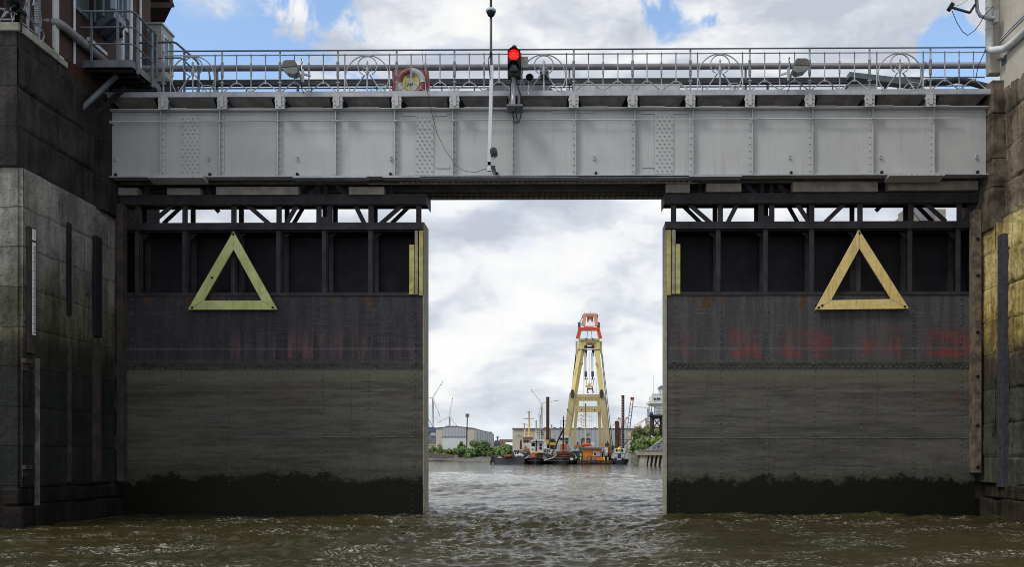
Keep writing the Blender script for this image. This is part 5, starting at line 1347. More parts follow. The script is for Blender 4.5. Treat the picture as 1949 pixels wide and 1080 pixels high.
    q.bar(P(1109, 603, YC + 5), P(1103.5, 614, YC + 4.5), .12); q.bar(P(1110.5, 606, YC + 5), P(1106, 620, YC + 4.5), .1); part('stay_rope', 'rope_dark', q)
    q = FB(YC + 3.6)
    for s in (1112.4, 1114, 1115.6, 1125.4, 1127, 1128.6): q.t([(s, 672), (s + .1, 708)], .075, 5)
    for s in (1121, 1121.9): q.t([(s, 670), (s, 730)], .03, 4)
    for s in (1110.5, 1135): q.t([(s, 700), (s, 850)], .025, 4)
    for s in (1118, 1126): q.t([(s, 627), (s - .5, 645)], .12, 5)
    for s in (1100, 1122, 1126, 1129, 1115): q.t([(s, 785), (s, 835)], .02, 4)
    part('hoist_rope', 'rope', q)
    for s in (1115, 1128):
        q = FB(YC + 3.5); q.b(s - 2.7, s + 2.7, 708, 717.5, -.3, .8); q.b(s - 1.4, s + 1.4, 706.8, 708, -.2, .5); k = part('hook_block', 'crane_blue', q)
        h = FB(YC + 3.6); h.t([(s, 717.5), (s, 722)], .14, 6); c = P(s, 721, YC + 3.6)
        for sg in (-1, 1): h.tube([(c.x, c.y, c.z - .18), (c.x + sg * .25, c.y, c.z - .26), (c.x + sg * .43, c.y, c.z - .08), (c.x + sg * .43, c.y, c.z + .1)], [.12, .12, .09, .04], 6)
        h.t([(s - 1.6, 724), (s - 1.6, 733)], .05, 4); h.t([(s + 1.6, 724), (s + 1.6, 733)], .05, 4); h.build('hook', M['rust_steel'], k)
    q = FB(YC + 3.5); q.poly([(1113, 734.5), (1118, 734), (1120, 729.5), (1124, 729.5), (1125, 734), (1130, 734.5), (1129, 737), (1125, 738), (1121, 739), (1117, 738)], -.2, .6); part('spreader_beam', 'crane_yellow', q)
    q = FB(YC + 3.5); q.b(1117, 1124, 739.5, 742.5, -.1, .4); q.t([(1119, 742), (1117.5, 745), (1118.5, 748.5), (1121, 748)], .14); q.t([(1127, 738), (1128, 744), (1129.5, 747.5), (1127.5, 748.5)], .16); q.b(1124, 1129, 740, 742, 0, .3); part('lower_hook', 'rust', q)
    q = FB(YC - 2.5)
    for s in (1080.5, 1107, 1132): q.poly([(s - 1.8, 779.5), (s + 1.8, 779.5), (s, 784)], 0, .5)
    part('lamp_cluster', 'pipe_dark', q)
    q = FB(YC + 3)   # walkway rails and ladders up the legs
    for s, e in (((1097, 700), (1089, 745)), ((1145, 700), (1151, 745))): q.bar(P(*s, YC + 2.5), P(*e, YC + 2), .06)
    for k in range(12): q.b(1108 - k * 1.35, 1109.5 - k * 1.35, 684 + k * 6, 685 + k * 6, -1, .3); 
    q.b(1108, 1110, 690, 695, -.8, .5); q.b(1133.5, 1135.5, 690, 695, -.8, .5)
    part('ladder', 'crane_tan', q)
    # house, gear and mast on the pontoon
    q = FB(YC - 4); q.b(1106, 1124, 836, 847, 0, 4); q.b(1107.5, 1122.5, 834.5, 836, .2, 3.5); part('wheelhouse', 'hull_dark', q)
    q = FB(YC - 4.1); q.b(1109, 1114, 840, 841.4, 0, .09); q.b(1116.5, 1121, 840, 841.4, 0, .09); q.b(1110, 1113.5, 829, 836, 1, 1.2); q.b(1116, 1121, 830, 836, 1, 1.2); q.lathe([(.5, -.5), (.6, 0), (.5, .5)], P(1119, 825, YC - 3), 'z', 10); part('window', 'pale_blue', q)
    q = FB(YC - 4); q.t([(1114.5, 850), (1114.5, 768)], .17, 8)
    for yy, w in ((793, 16), (801, 14), (812, 7), (820, 6)): q.t([(1114.5 - w, yy), (1114.5 + w, yy)], .05, 5)
    for yy in (790, 797, 803, 808, 814): q.b(1105, 1108, yy, yy + 1.6, 0, .2); q.t([(1105, yy + 2), (1114, yy + 3)], .04, 4)
    q.t([(1116, 788), (1129, 800)], .035, 4); q.t([(1113, 790), (1101, 801)], .035, 4); q.b(1118.5, 1120, 817, 824, 0, .2); part('mast', 'crane_tan', q)
    q = FB(YC - 5); q.b(1108.5, 1113, 843, 850, 0, 2); part('rescue_gear', 'orange', q)
    q = FB(YC - 5.2); q.lathe([(.3, -.9), (.42, -.5), (.42, .5), (.3, .9)], P(1115, 847, YC - 5), 'x', 10); q.lathe([(.28, -.5), (.36, 0), (.28, .5)], P(1121, 847.5, YC - 5), 'x', 10); q.b(1094, 1106, 848, 852, 0, 2); part('rescue_boat', 'orange_light', q)
    q = FB(YC - 5); q.b(1124, 1131, 843, 849, .3, 1.6); part('store_box', 'tug_cream', q)
    q = FB(YC - 4); q.b(1152, 1158, 845, 850, 0, 2); q.b(1155.5, 1157, 840, 845, .5, .8); q.b(1098, 1101, 842, 850, 0, 1); part('winch', 'rust_steel', q)
    q = FB(YC - 4); q.b(1145, 1149, 844, 851, 0, 1.5); part('locker', 'orange', q)
    return r
crane()

def work_barge():
    Y = 206
    r = thing('work_barge', 'low rusty work barge carrying the orange site hut', 'barge', tuple(P(1130, 884, Y)))
    q = FB(Y); q.b(1098, 1166, 877, 886, 0, 16); q.build('hull', M['rust_dark'], r)
    q = FB(Y)
    for s in range(1101, 1164, 9): q.b(s, s + 5, 878, 883, -.25, .25)
    q.b(1122, 1139, 879, 880.5, -.3, .3); q.build('fender', M['hull_dark'], r)
    q = FB(Y + 2); q.b(1091, 1109.5, 859, 876, 0, 4); q.build('green_container', M['deck_house_green'], r)
    q = FB(Y + 2); q.b(1103.5, 1107, 864, 869, -.1, .1); q.build('tank', M['pale_blue'], r)
    q = FB(Y + 3); q.lathe([(.4, 0), (.4, 1.4)], P(1153.5, 869, Y + 2), 'z', 12); q.lathe([(.4, 0), (.4, .2)], P(1153.5, 857, Y + 2), 'z', 12); q.b(1151, 1157, 853, 868, .3, 1); q.build('white_tank', M['tug_white'], r)
    q = FB(Y + 2.5); q.t([(1149, 874), (1149, 858)], .16); q.build('white_post', M['tug_white'], r)
    q = FB(Y + 3); q.b(1158.5, 1165, 853, 866, 0, 2); q.l(1158, 872, 1164, 862, .2); q.build('rusty_bin', M['rust'], r)
    for s in (1105, 1148, 1150.5, 1157):
        q = FB(Y + .6); q.b(s - 1, s + 1, 873, 876.9, 0, .3); q.lathe([(.18, 0), (.2, .1), (.1, .25)], P(s, 873, Y + .7), 'z', 8); q.build('bollard', M['yellow_paint'], r)
    q = FB(Y + .8); q.b(1114, 1120, 866, 871, 0, .8); q.b(1121.5, 1124, 866, 872, 0, .6); q.build('orange_box', M['orange'], r)
    q = FB(Y + .5); q.b(1114, 1118, 871, 876.8, 0, .5); q.b(1119, 1123, 872, 876.8, 0, .5); q.b(1127, 1131, 872, 876.8, 0, .6); q.b(1131.5, 1134, 871.5, 876.8, .2, .6); q.build('crate', M['pad_pale'], r)
    h = thing('site_hut', 'orange wooden hut with grey roof and white window on the work barge', 'hut', tuple(P(1128, 877, Y + 1.5)))
    q = FB(Y + 1.5); q.b(1109.5, 1145, 855, 876.9, 0, 3.5); q.build('wall', M['hut_boards'], h)
    q = FB(Y + 1.4); q.b(1109.3, 1111, 855.2, 876.9, 0, .09); q.b(1143, 1145.3, 855.2, 876.9, 0, .09); q.b(1125.5, 1127.2, 855.2, 876.9, 0, .09); q.build('trim', M['orange'], h)
    q = FB(Y + 1.5); q.poly([(1106.5, 852), (1149, 852.6), (1149, 854.6), (1145, 855), (1110, 855), (1106.5, 854)], -.6, 4.8); q.build('roof', M['roof_dark'], h)
    q = FB(Y + 1.3); q.b(1129.5, 1136, 860.5, 869, 0, .15); wf = q.build('window', M['tug_white'], h)
    q = FB(Y + 1.25); q.b(1130.8, 1134.6, 861.8, 867.8, 0, .05); q.build('pane', M['window_dark'], wf)
    q = FB(Y + 1.3); q.b(1136.2, 1142.5, 861, 869, 0, .15); q.build('shutter', M['lilac'], h)
work_barge()

def pontoon():
    Y = 204
    r = thing('barge', 'long dark grey pontoon barge with a rusty winch drum, leftmost of the moored boats', 'barge', tuple(P(965, 884, Y)))
    q = FB(Y); q.poly([(936, 868), (998, 871), (998, 886), (941, 886), (937, 880)], 0, 9); q.build('hull', M['hull_dark'], r)
    q = FB(Y); q.l(933.5, 884, 937, 869, .35, -.2); q.l(935, 884, 938, 870, .3, .3); q.b(937, 940, 865, 868, .2, .4); q.build('fender', M['rust_steel'], r)
    q = FB(Y); d = P(960.5, 869, Y - .3); d2 = P(975, 869, Y - .3)
    q.lathe([(.36, 0), (.36, d2.x - d.x)], d, 'x', 16); q.b(959.6, 960.5, 865, 874, -.5, .8); q.b(974.8, 975.6, 865, 874, -.5, .8); q.l(955, 869, 960, 868, .25); q.build('winch_drum', M['rust'], r)
    q = FB(Y); q.b(949, 952.5, 869.6, 871, -.1, .08); q.b(947, 950.5, 871.6, 872.7, -.1, .08); q.b(951, 955.5, 871.8, 872.8, -.1, .08); q.build('name_lettering', M['tug_white'], r)
    q = FB(Y + 2); q.lathe([(.3, 0), (.45, .3), (.3, .6)], P(984, 870.5, Y + 2), 'z', 8); q.lathe([(.3, 0), (.5, .35), (.3, .75)], P(990, 870, Y + 2), 'z', 8); q.lathe([(.3, 0), (.4, .3), (.2, .6)], P(994, 870.5, Y + 2), 'z', 8); q.build('rope_heap', M['tug_cream'], r)
pontoon()

def big_tug():
    Y = 216
    r = thing('tugboat', 'tug with cream red roofed wheelhouse and yellow mast behind the grey pontoon', 'tugboat', tuple(P(998, 883.5, Y)))
    q = FB(Y); q.poly([(975, 861), (977.5, 857.5), (1010, 860), (1060, 868), (1060, 886), (978, 886)], 0, 8); q.build('hull', M['hull_dark'], r)
    text_mesh('ZYKLON', .46, P(995.5, 861.6, Y - .03), M['tug_white'], r, 'name_lettering', .02)
    q = FB(Y); q.l(977, 857, 980, 867, .15, -.1); q.l(983, 862, 984, 867, .12, -.1); q.build('white_mark', M['tug_white'], r)
    q = FB(Y + 1); q.b(996, 1010, 855, 859, 0, 4); q.build('lower_house', M['orange_deep'], r)
    q = FB(Y + 1); q.poly([(994, 846), (1012, 846), (1012, 855), (993.5, 855)], 0, 4.5); q.build('deck_house', M['tug_cream'], r)
    q = FB(Y + .9); q.poly([(998, 853), (1000, 850), (1002.5, 853)], 0, .1); q.build('emblem', M['tug_red'], r)
    q = FB(Y + 1); q.b(995.5, 1014, 836, 846, .4, 3.6); w = q.build('wheelhouse', M['tug_cream'], r)
    q = FB(Y + 1.3); q.b(996.3, 1000.4, 838.5, 843.5, 0, .1); q.b(1002, 1006, 838.5, 843.5, 0, .1); q.b(1008, 1011, 838.5, 843.5, 0, .1); q.build('window', M['window_dark'], w)
    q = FB(Y + 1); q.b(995, 1014, 833.5, 836.8, .1, 4); q.b(996, 1013, 832.6, 833.5, .4, 3.4); q.build('roof', M['tug_red'], r)
    q = FB(Y + 2); q.t([(1007, 834), (1007, 783)], .16, 6)
    for yy, w_ in ((785.5, 4.5), (797.5, 10), (798, 4), (810, 4.5), (826, 9)): q.t([(1007 - w_, yy), (1007 + w_, yy)], .09, 5)
    for yy in (784, 796, 808.5): q.b(1002, 1003.4, yy, yy + 2, 0, .3); q.b(1010.6, 1012, yy, yy + 2, 0, .3)
    q.b(1010, 1011.2, 801, 805, 0, .2); q.t([(998.5, 832), (998, 807)], .12, 5); q.t([(994, 807.5), (1002, 807)], .05, 4); q.b(997, 1000.5, 817, 832, 0, .3); q.t([(1001, 825), (1012, 826)], .06, 4)
    q.b(1008, 1013, 823, 827, 0, .3); q.t([(1012, 831), (1016, 825), (1013, 822)], .1, 5)
    q.build('mast', M['crane_yellow'], r)
    q = FB(Y - .3); q.poly([(989, 856), (990, 838.5), (992, 837), (993, 840), (993, 856)], 0, .5); q.build('bollard_post', M['rust_dark'], r)
    return r
big_tug()
def white_ship():
    Y = 222
    r = thing('workboat', 'white workboat with funnel in black and yellow bands moored behind the tugs', 'workboat', tuple(P(1036, 884, Y)))
    q = FB(Y); q.b(1004, 1066, 867, 886, 0, 10); q.build('hull', M['hull_dark'], r)
    q = FB(Y); q.b(1012, 1056, 854, 868, 1, 7); q.b(1024, 1041, 838, 854, 1.5, 5); q.build('deck_house', M['tug_white'], r)
    q = FB(Y + .8); q.b(1034, 1047, 856, 861, 0, .15); q.b(1035, 1038, 862, 866, 0, .15); q.b(1041, 1044, 862, 866, 0, .15); q.build('window', M['hull_dark'], r)
    q = FB(Y + 1); q.poly([(1047.5, 836), (1054, 835.6), (1060.5, 845), (1059, 856), (1046.5, 855.5)], 0, 3); f = q.build('funnel', M['hull_black'], r)
    q = FB(Y + .9); q.poly([(1046.8, 843), (1058.5, 843), (1060, 848.3), (1046.4, 848.3)], 0, .09); q.build('yellow_band', M['yellow_band'], f)
    q = FB(Y + 1); q.poly([(1038, 834), (1046, 834), (1045.5, 850), (1042, 850)], 0, 2); f = q.build('funnel', M['hull_black'], r)
    q = FB(Y + .9); q.poly([(1039.3, 838), (1044.6, 838), (1044.3, 846), (1042, 846)], 0, .09); q.build('yellow_band', M['yellow_band'], f)
    q = FB(Y + 2); q.t([(1020.5, 850), (1020.5, 801)], .14, 6); q.t([(1019, 801), (1022, 800)], .1, 4)
    for yy in (803, 808, 814, 822): q.t([(1018.5, yy), (1022.5, yy + 1)], .07, 4)
    q.t([(1028.5, 850), (1029, 790)], .1, 6); q.t([(1026, 834), (1026.5, 792)], .07, 5); q.t([(1024, 828), (1033, 812)], .06, 4)
    for yy in (791, 796, 801, 806, 811): q.b(1025.2, 1026.8, yy, yy + 2.4, 0, .25)
    q.build('mast', M['tug_white'], r)
    q = FB(Y + 2); q.t([(1027.5, 838), (1027.8, 815)], .13, 6); q.l(1029, 820, 1036, 830, .18); q.b(1022, 1033, 823.5, 825, 0, .2); q.b(1023, 1033, 828, 829, 0, .2); q.build('davit', M['green_black'], r)
    q = FB(Y + 2); q.t([(1051, 836), (1050, 809)], .14, 6); q.t([(1052, 836), (1053, 830)], .08, 5); q.build('exhaust_pole', M['crane_yellow'], r)
    q = FB(Y - .5)
    for k in range(7): q.t([(1034 + k * 3.4, 868), (1034 + k * 3.4, 858)], .05, 4)
    for yy in (858, 863): q.t([(1033, yy), (1057, yy)], .05, 4)
    q.build('railing', M['tug_white'], r)
    q = FB(Y + 1); q.b(1051, 1058, 862, 868, -1.4, .6); q.build('striped_bin', M['yellow_band'], r)
white_ship()

def bow_tug(cx, half, zt, Y, name_label, house):
    r = thing('tugboat', name_label, 'tugboat', tuple(P(cx, 884, Y)))
    x = PX(cx, Y)
    mb = hull(MB(), x, half, zt, Y, 13); mb.build('hull', M['hull_black'], r)
    f = MB()
    for zq in (.62, 1.0):
        pts = []
        for i in range(15):
            t = i / 14; w = half * min(1, (t / .45) ** .55 if t > 0 else .05); pts.append((x + w + .03, Y + 13 * t, zt * zq * (1 + .35 * (1 - t) ** 2 * (1 if zq > .9 else .5))))
        f.tube([(2 * x - a, b_, c) for a, b_, c in pts[:9][::-1]] + pts[:9], .12, 6)
    f.build('fender', M['hull_dark'], r)
    house(r, Y, cx)
    return r
def house_a(r, Y, cx):
    q = FB(Y + 4); q.b(1009, 1019, 862.5, 872, 0, 3); q.build('lower_house', M['orange_deep'], r)
    q = FB(Y + 4); q.b(1019.5, 1033, 862, 873, .3, 3); q.build('engine_casing', M['rust_dark'], r)
    q = FB(Y + 4); q.b(1009, 1034, 841.5, 862.4, .05, 3); w = q.build('wheelhouse', M['tug_white'], r)
    q = FB(Y + 3.95); q.b(1011.5, 1018, 844.5, 850, 0, .1); q.b(1027, 1031, 845, 850.5, 0, .1); q.b(1012, 1015, 855, 857, 0, .1); q.lathe([(.32, 0), (.32, -.1)], P(1029, 854, Y + 4), 'y', 12); q.build('window', M['window_dark'], w)
    q = FB(Y + 3.5); q.poly([(1009, 841.4), (1011, 838.5), (1034, 837.5), (1037.5, 838), (1037, 840.5), (1033, 841)], 0, 4); q.build('roof', M['tug_white'], r)
    q = FB(Y + 3.4); q.poly([(1010, 842.6), (1013, 839.6), (1032, 839.2), (1031, 841), (1014, 841.5)], 0, .2); q.build('rolled_cover', M['lilac'], r)
    q = FB(Y + 2.5); q.t([(1020.8, 872), (1020.8, 838)], .14, 6); q.b(1019, 1022.5, 853, 860, -.1, .4); q.build('post', M['rust_dark'], r)
    q = FB(Y + 2.2); q.b(1018.3, 1023, 859.5, 864, 0, .5); q.build('searchlight', M['yellow_band'], r)
    q = FB(Y + 1.6); q.t([(1000, 874), (1008, 868)], .09, 5); q.t([(1034, 868), (1040, 874), (1037, 877), (1033, 872)], .16, 6); q.t([(1036, 878), (1050, 873)], .1, 5); q.build('rope', M['tug_white'], r)
def house_b(r, Y, cx):
    q = FB(Y + 3.5); q.b(1060, 1091, 861.5, 872, 0, 4); q.b(1058, 1090, 873, 875, -1.2, .4); q.build('lower_house', M['rust_dark'], r)
    q = FB(Y + 3); q.t([(1062, 866), (1064, 864), (1084, 864), (1086, 866), (1084, 869), (1064, 869), (1062, 866)], .12, 6); q.build('towing_bow', M['rust'], r)
    q = FB(Y + 4); q.b(1066.5, 1080, 846, 862, 0, 3); q.build('deck_house', M['orange_deep'], r)
    q = FB(Y + 4); q.b(1063, 1082, 834, 848, .4, 3); w = q.build('wheelhouse', M['tug_cream'], r)
    q = FB(Y + 4.3); q.b(1066, 1070.5, 835, 838.2, 0, .1); q.b(1076, 1081, 834.5, 838.2, 0, .1); q.b(1076, 1081, 839.5, 845.5, 0, .1); q.build('window', M['window_dark'], w)
    q = FB(Y + 4); q.poly([(1063, 834.2), (1066, 830.3), (1079, 829.6), (1083.5, 832), (1083.5, 834.2)], 0, 4); q.build('roof', M['tug_white'], r)
    q = FB(Y + 2.5); q.poly([(1070.3, 858), (1071.3, 800), (1072, 792), (1073.3, 792), (1074.3, 858)], 0, .4); q.t([(1066.5, 802.5), (1078, 802)], .06, 5); q.t([(1066.5, 802.5), (1066.5, 836)], .03, 4); q.t([(1071, 820), (1050, 866)], .18, 6); q.b(1071.5, 1074, 800, 812, 0, .3); q.build('mast', M['hull_black'], r)
    q = FB(Y + 2.4); q.lathe([(.13, 0), (.16, .15), (.1, .3)], P(1069.7, 822.5, Y + 2.5), 'z', 10); q.build('mast_lamp', M['orange'], r)
    q = FB(Y + 3.6); q.b(1068.5, 1077, 856, 858.8, -.3, .6); q.build('winch_cover', M['tug_white'], r)
    q = FB(Y + 4); q.b(1081, 1087, 848, 863, .5, 2); q.build('side_locker', M['pale_blue'], r)
    q = FB(Y + 1.4); q.b(1062, 1086, 871, 876, 0, 2); q.build('foredeck_bulwark', M['rust_steel'], r)
    q = FB(Y + 1.3); q.b(1085, 1091, 872.5, 876.5, 0, .3); q.t([(1092, 864), (1098, 872), (1094, 874)], .12, 5); q.t([(1050, 874), (1058, 868)], .1, 5); q.build('rope', M['tug_white'], r)
bow_tug(1019, 2.6, 1.15, 204.5, 'low black hulled tug with white wheelhouse on orange base and rolled roof cover', house_a)
bow_tug(1071, 3.5, 1.1, 203, 'black tug seen bow on with brown superstructure and tall dark mast', house_b)

def launch():
    Y = 205
    r = thing('launch', 'small white launch with dark blue bow moored right of the orange hut', 'boat', tuple(P(1179, 884, Y)))
    x = PX(1179, Y); mb = hull(MB(), x, 2.4, 1.0, Y, 9, rake=.25); mb.build('hull', M['hull_blue'], r)
    q = FB(Y); q.b(1174.5, 1183, 873.6, 874.4, -.05, .2); q.b(1174, 1182.5, 875.2, 876.2, -.02, .2); q.build('name_lettering', M['tug_white'], r)
    q = FB(Y + 3); q.poly([(1163, 873), (1165, 864), (1196, 863), (1196, 874)], 0, 4); q.build('deck_house', M['white_grey'], r)
    q = FB(Y + 2.9); q.b(1176, 1181.5, 864.5, 873, 0, .09); q.build('door', M['rust_steel'], r)
    q = FB(Y + 2.9); q.b(1168.5, 1175.5, 865, 872, 0, .09); q.build('side_panel', M['pale_blue'], r); q = FB(Y + 2.9); q.b(1182, 1188, 865, 872, 0, .09); q.build('side_panel', M['pale_blue'], r)
    q = FB(Y + 3.5); q.b(1169.5, 1189, 854, 864, 0, 3); w = q.build('wheelhouse', M['tug_white'], r)
    q = FB(Y + 3.4); q.b(1172, 1175, 856, 860.5, 0, .09); q.b(1182.5, 1186, 856, 860.5, 0, .09); q.build('window', M['window_dark'], w)
    q = FB(Y + 3); q.lathe([(.3, -.45), (.3, .45)], P(1178.5, 856, Y + 3), 'z', 12); q.build('raft_canister', M['yellow_paint'], r)
    q = FB(Y + 3); q.b(1199, 1202, 862, 884, 0, 1); q.build('fender', M['rubber'], r)
    q = FB(Y + 3.2); q.b(1168, 1190, 863, 864.2, -.3, .2)
    for s in (1169, 1189.5): q.t([(s, 874), (s, 852)], .05, 4)
    q.build('railing', M['galv'], r)
launch()

def pile(a, e, t, Y, label, ladder=False):
    q = FB(Y); w = (PX(e, Y) - PX(a, Y)) / 2; x = PX((a + e) / 2, Y)
    r = thing('mooring_pile', label, 'pile', (x, Y, -1))
    q.box(x - w, x + w * .55, Y, Y + w * 2, -1, PZ(t, Y)); q.box(x + w * .56, x + w, Y + .06, Y + w * 2, -1, PZ(t, Y) - .05); q.box(x - w * 1.2, x + w * 1.2, Y - .05, Y + w * 2 + .05, PZ(t, Y), PZ(t, Y) + .12); q.build('shaft', M['rust_dark'], r)
    if ladder:
        h = FB(Y)
        for k in range(24): h.b(a + 1.2, a + 3, 760 + k * 5, 761.8 + k * 5, -.12, .1)
        h.build('rungs', M['white_grey'], r)
        h = FB(Y)
        for yy in (823, 836, 846): h.b(1171, 1188, yy, yy + 1, -.3, .2)
        h.t([(1179.5, 850), (1179.5, 815)], .28, 8); h.build('cross_stage', M['pad_pale'], r)
pile(1039.5, 1045.5, 757, 224, 'tall slim brown steel pile rising left of the big crane')
pile(1171, 1178, 803.5, 211, 'short broad brown pile right of the crane')
pile(1183.2, 1188.5, 754, 212, 'tall dark pile with white ladder rungs right of the crane', True)

# ---- far bank
def slab(name, pts, zt, m, kind='structure', zb=-3):
    b = MB(); b.prism([(x, y, zb) for x, y in pts], (0, 0, zt - zb)); o = b.build(name, M[m]); o['kind'] = kind; return o
def far_bank():
    YB_ = 346; n = 70; b = MB(); x0, x1 = PX(700, YB_), PX(1230, YB_); rows = []
    for i in range(n + 1):
        x = x0 + (x1 - x0) * i / n; j = random.uniform(-.6, .6)
        rows.append([(x, YB_ + j, -.5), (x, YB_ + 3 + j, .5 + random.uniform(-.15, .15)), (x, YB_ + 9 + j, 1.1 + random.uniform(-.3, .3)), (x, YB_ + 14, 2.0 + random.uniform(-.4, .4)), (x, YB_ + 20, 3.0 + random.uniform(-.3, .3))])
    vs = [v for r_ in rows for v in r_]; fs = [(i * 5 + k, (i + 1) * 5 + k, (i + 1) * 5 + k + 1, i * 5 + k + 1) for i in range(n) for k in range(4)]
    b.add(vs, fs, True); o = b.build('shore', M['riprap']); o['kind'] = 'structure'
    slab('land', [(-900, YB_ + 19.5), (200, YB_ + 19.5), (260, 300), (900, 300), (900, 7000), (-2500, 7000)], 2.95, 'land_green')
far_bank()
r = thing('slipway', 'low concrete ramp at the foot of the left bank', 'ramp', tuple(P(840, 878, 342)))
q = FB(342); q.poly([(780, 862), (822, 861.5), (868, 868.5), (868, 872.5), (780, 872.5)], 0, 5); q.build('ramp', M['shore'], r)
q = FB(341.5); q.b(864, 871, 867, 873, 0, 2); q.build('ramp_head', M['pad_pale'], r)

def hall_a():
    Y = 380
    r = thing('warehouse', 'grey gabled warehouse with a big white sliding door on the far left bank', 'warehouse', tuple(P(885, 868, Y)))
    zb = 2.9
    def g(a, t): p = P(a, t, Y); return p
    d = Vector((0, 60, 0))
    b = MB(); pts = [Vector((PX(830, Y), Y, zb)), Vector((PX(902, Y), Y, zb)), g(902, 816.5), g(864, 812.5), g(830, 816)]
    d = P(938, 822.5, 470) - P(902, 816.5, Y); d.z = 0
    b.prism(pts, d); b.build('wall', M['hall_concrete'], r)
    b = MB(); n_ = 9
    p0, p1 = Vector((PX(902, Y) + .02, Y + .3, zb)), Vector((PX(902, Y) + d.x + .02, Y + d.y, zb)); z1 = PZ(816.9, Y)
    u = (p1 - p0).normalized(); nn = Vector((u.y, -u.x, 0)) * .3
    b.prism([p0 + nn * .1, p1 + nn * .1, p1 + nn * .1 + Vector((0, 0, z1 - zb)), p0 + nn * .1 + Vector((0, 0, z1 - zb))], nn)
    b.build('side_cladding', M['hall_sheet_blue'], r)
    b = MB()
    for k in range(n_): c = p0 + (p1 - p0) * (k / (n_ - 1)) + nn * 1.11; b.bar(c, c + Vector((0, 0, z1 - zb)), .5, .5)
    b.build('pilaster', M['white_grey'], r)
    b = MB(); b.prism([g(829, 815.5), g(864, 811.8), g(903, 816), g(903, 817), g(864, 813), g(829, 816.7)], d * 1.004 + Vector((0, .3, 0))); o = b.build('roof', M['roof_dark'], r)
    o.data.transform(Matrix.Translation((0, -.4, .12)))
    q = FB(Y - .3); q.poly([(842, 815.6), (864, 813.8), (887, 815.6), (887, 832), (842, 832)], 0, .28); q.build('door_panel', M['hall_sheet'], r)
    q = FB(Y - .3); q.b(842, 887, 833, 866, 0, .28); q.build('sliding_door', M['hall_door'], r)
    q = FB(Y - .5); q.b(841, 888, 832, 833, 0, .45); q.build('door_beam', M['far_slate'], r)
    for k in range(9):
        q = MB(); c = g(850 + k * 6, 812.6 + abs(k - 2.3) * .5) + d * (.05 + .11 * k); q.box(c.x - .9, c.x + .9, c.y - .8, c.y + .8, c.z - .3, c.z + .7); q.build('roof_vent', M['roof_dark'], r)
hall_a()
def hall_b():
    Y = 300
    r = thing('warehouse', 'long low warehouse with cream end and pale corrugated wall behind the crane', 'warehouse', tuple(P(1090, 868, Y)))
    q = FB(Y); q.box(PX(975.5, Y), PX(1218, Y), Y, Y + 40, 2.9, PZ(817.5, Y)); q.build('wall', M['hall_concrete'], r)
    q = FB(Y); q.box(PX(1046, Y), PX(1192, Y), Y - .3, Y - .02, 3.5, PZ(818, Y)); q.build('wall_cladding', M['hall_sheet'], r)
    q = FB(Y); q.box(PX(974.5, Y), PX(1219, Y), Y - .5, Y + 40.5, PZ(817.4, Y), PZ(815.6, Y)); q.build('roof', M['roof_dark'], r)
    q = FB(Y - .5)
    for a in (1035, 1053, 1065, 1100, 1130): q.b(a, a + 5, 813.8, 815.5, 4, 2)
    q.build('roof_vent', M['roof_dark'], r)
    q = FB(Y - .2); q.b(986, 987.5, 827, 828.4, 0, .15); q.t([(982, 831), (984, 830.4), (987, 830.8), (993, 830.2)], .07, 4); q.build('wall_lettering', M['pad_pale'], r)
    q = FB(Y - .35); q.b(1030, 1031, 818, 862, 0, .3); q.b(1046, 1047, 818, 862, -.2, .3); q.build('downpipe', M['roof_dark'], r)
hall_b()
q = FB(420); q.b(760, 832, 848.5, 866, 0, 12); q.b(758, 833, 847, 848.4, -.3, 13)
solo(q, 'low_building', M['hall_concrete'], 'low cream flat building left of the grey warehouse beside the gate', 'building', tuple(P(820, 866, 420)))
r = thing('station_hall', 'dark blue roofed hall partly hidden behind the left gate edge', 'building', tuple(P(815, 866, 520)))
q = FB(520); q.poly([(770, 812), (826, 814), (831, 818), (831, 823), (770, 823)], 0, 30); q.build('roof', M['far_slate'], r)
q = FB(521); q.b(772, 827, 823.2, 866, 0, 25); q.build('wall', M['roof_dark'], r)
q = FB(520.4); q.b(819.5, 829, 824, 830, 0, .5); q.build('window_band', M['pale_blue'], r)
r = thing('suspension_bridge', 'slanting dark cables of a bridge far behind the left gate edge', 'bridge', tuple(P(790, 868, 900)))
q = FB(900); q.l(808, 786, 824, 814, .7); q.l(805, 788, 818, 814, .5); q.l(812, 795, 812, 814, .3); q.build('cable', M['roof_dark'], r)

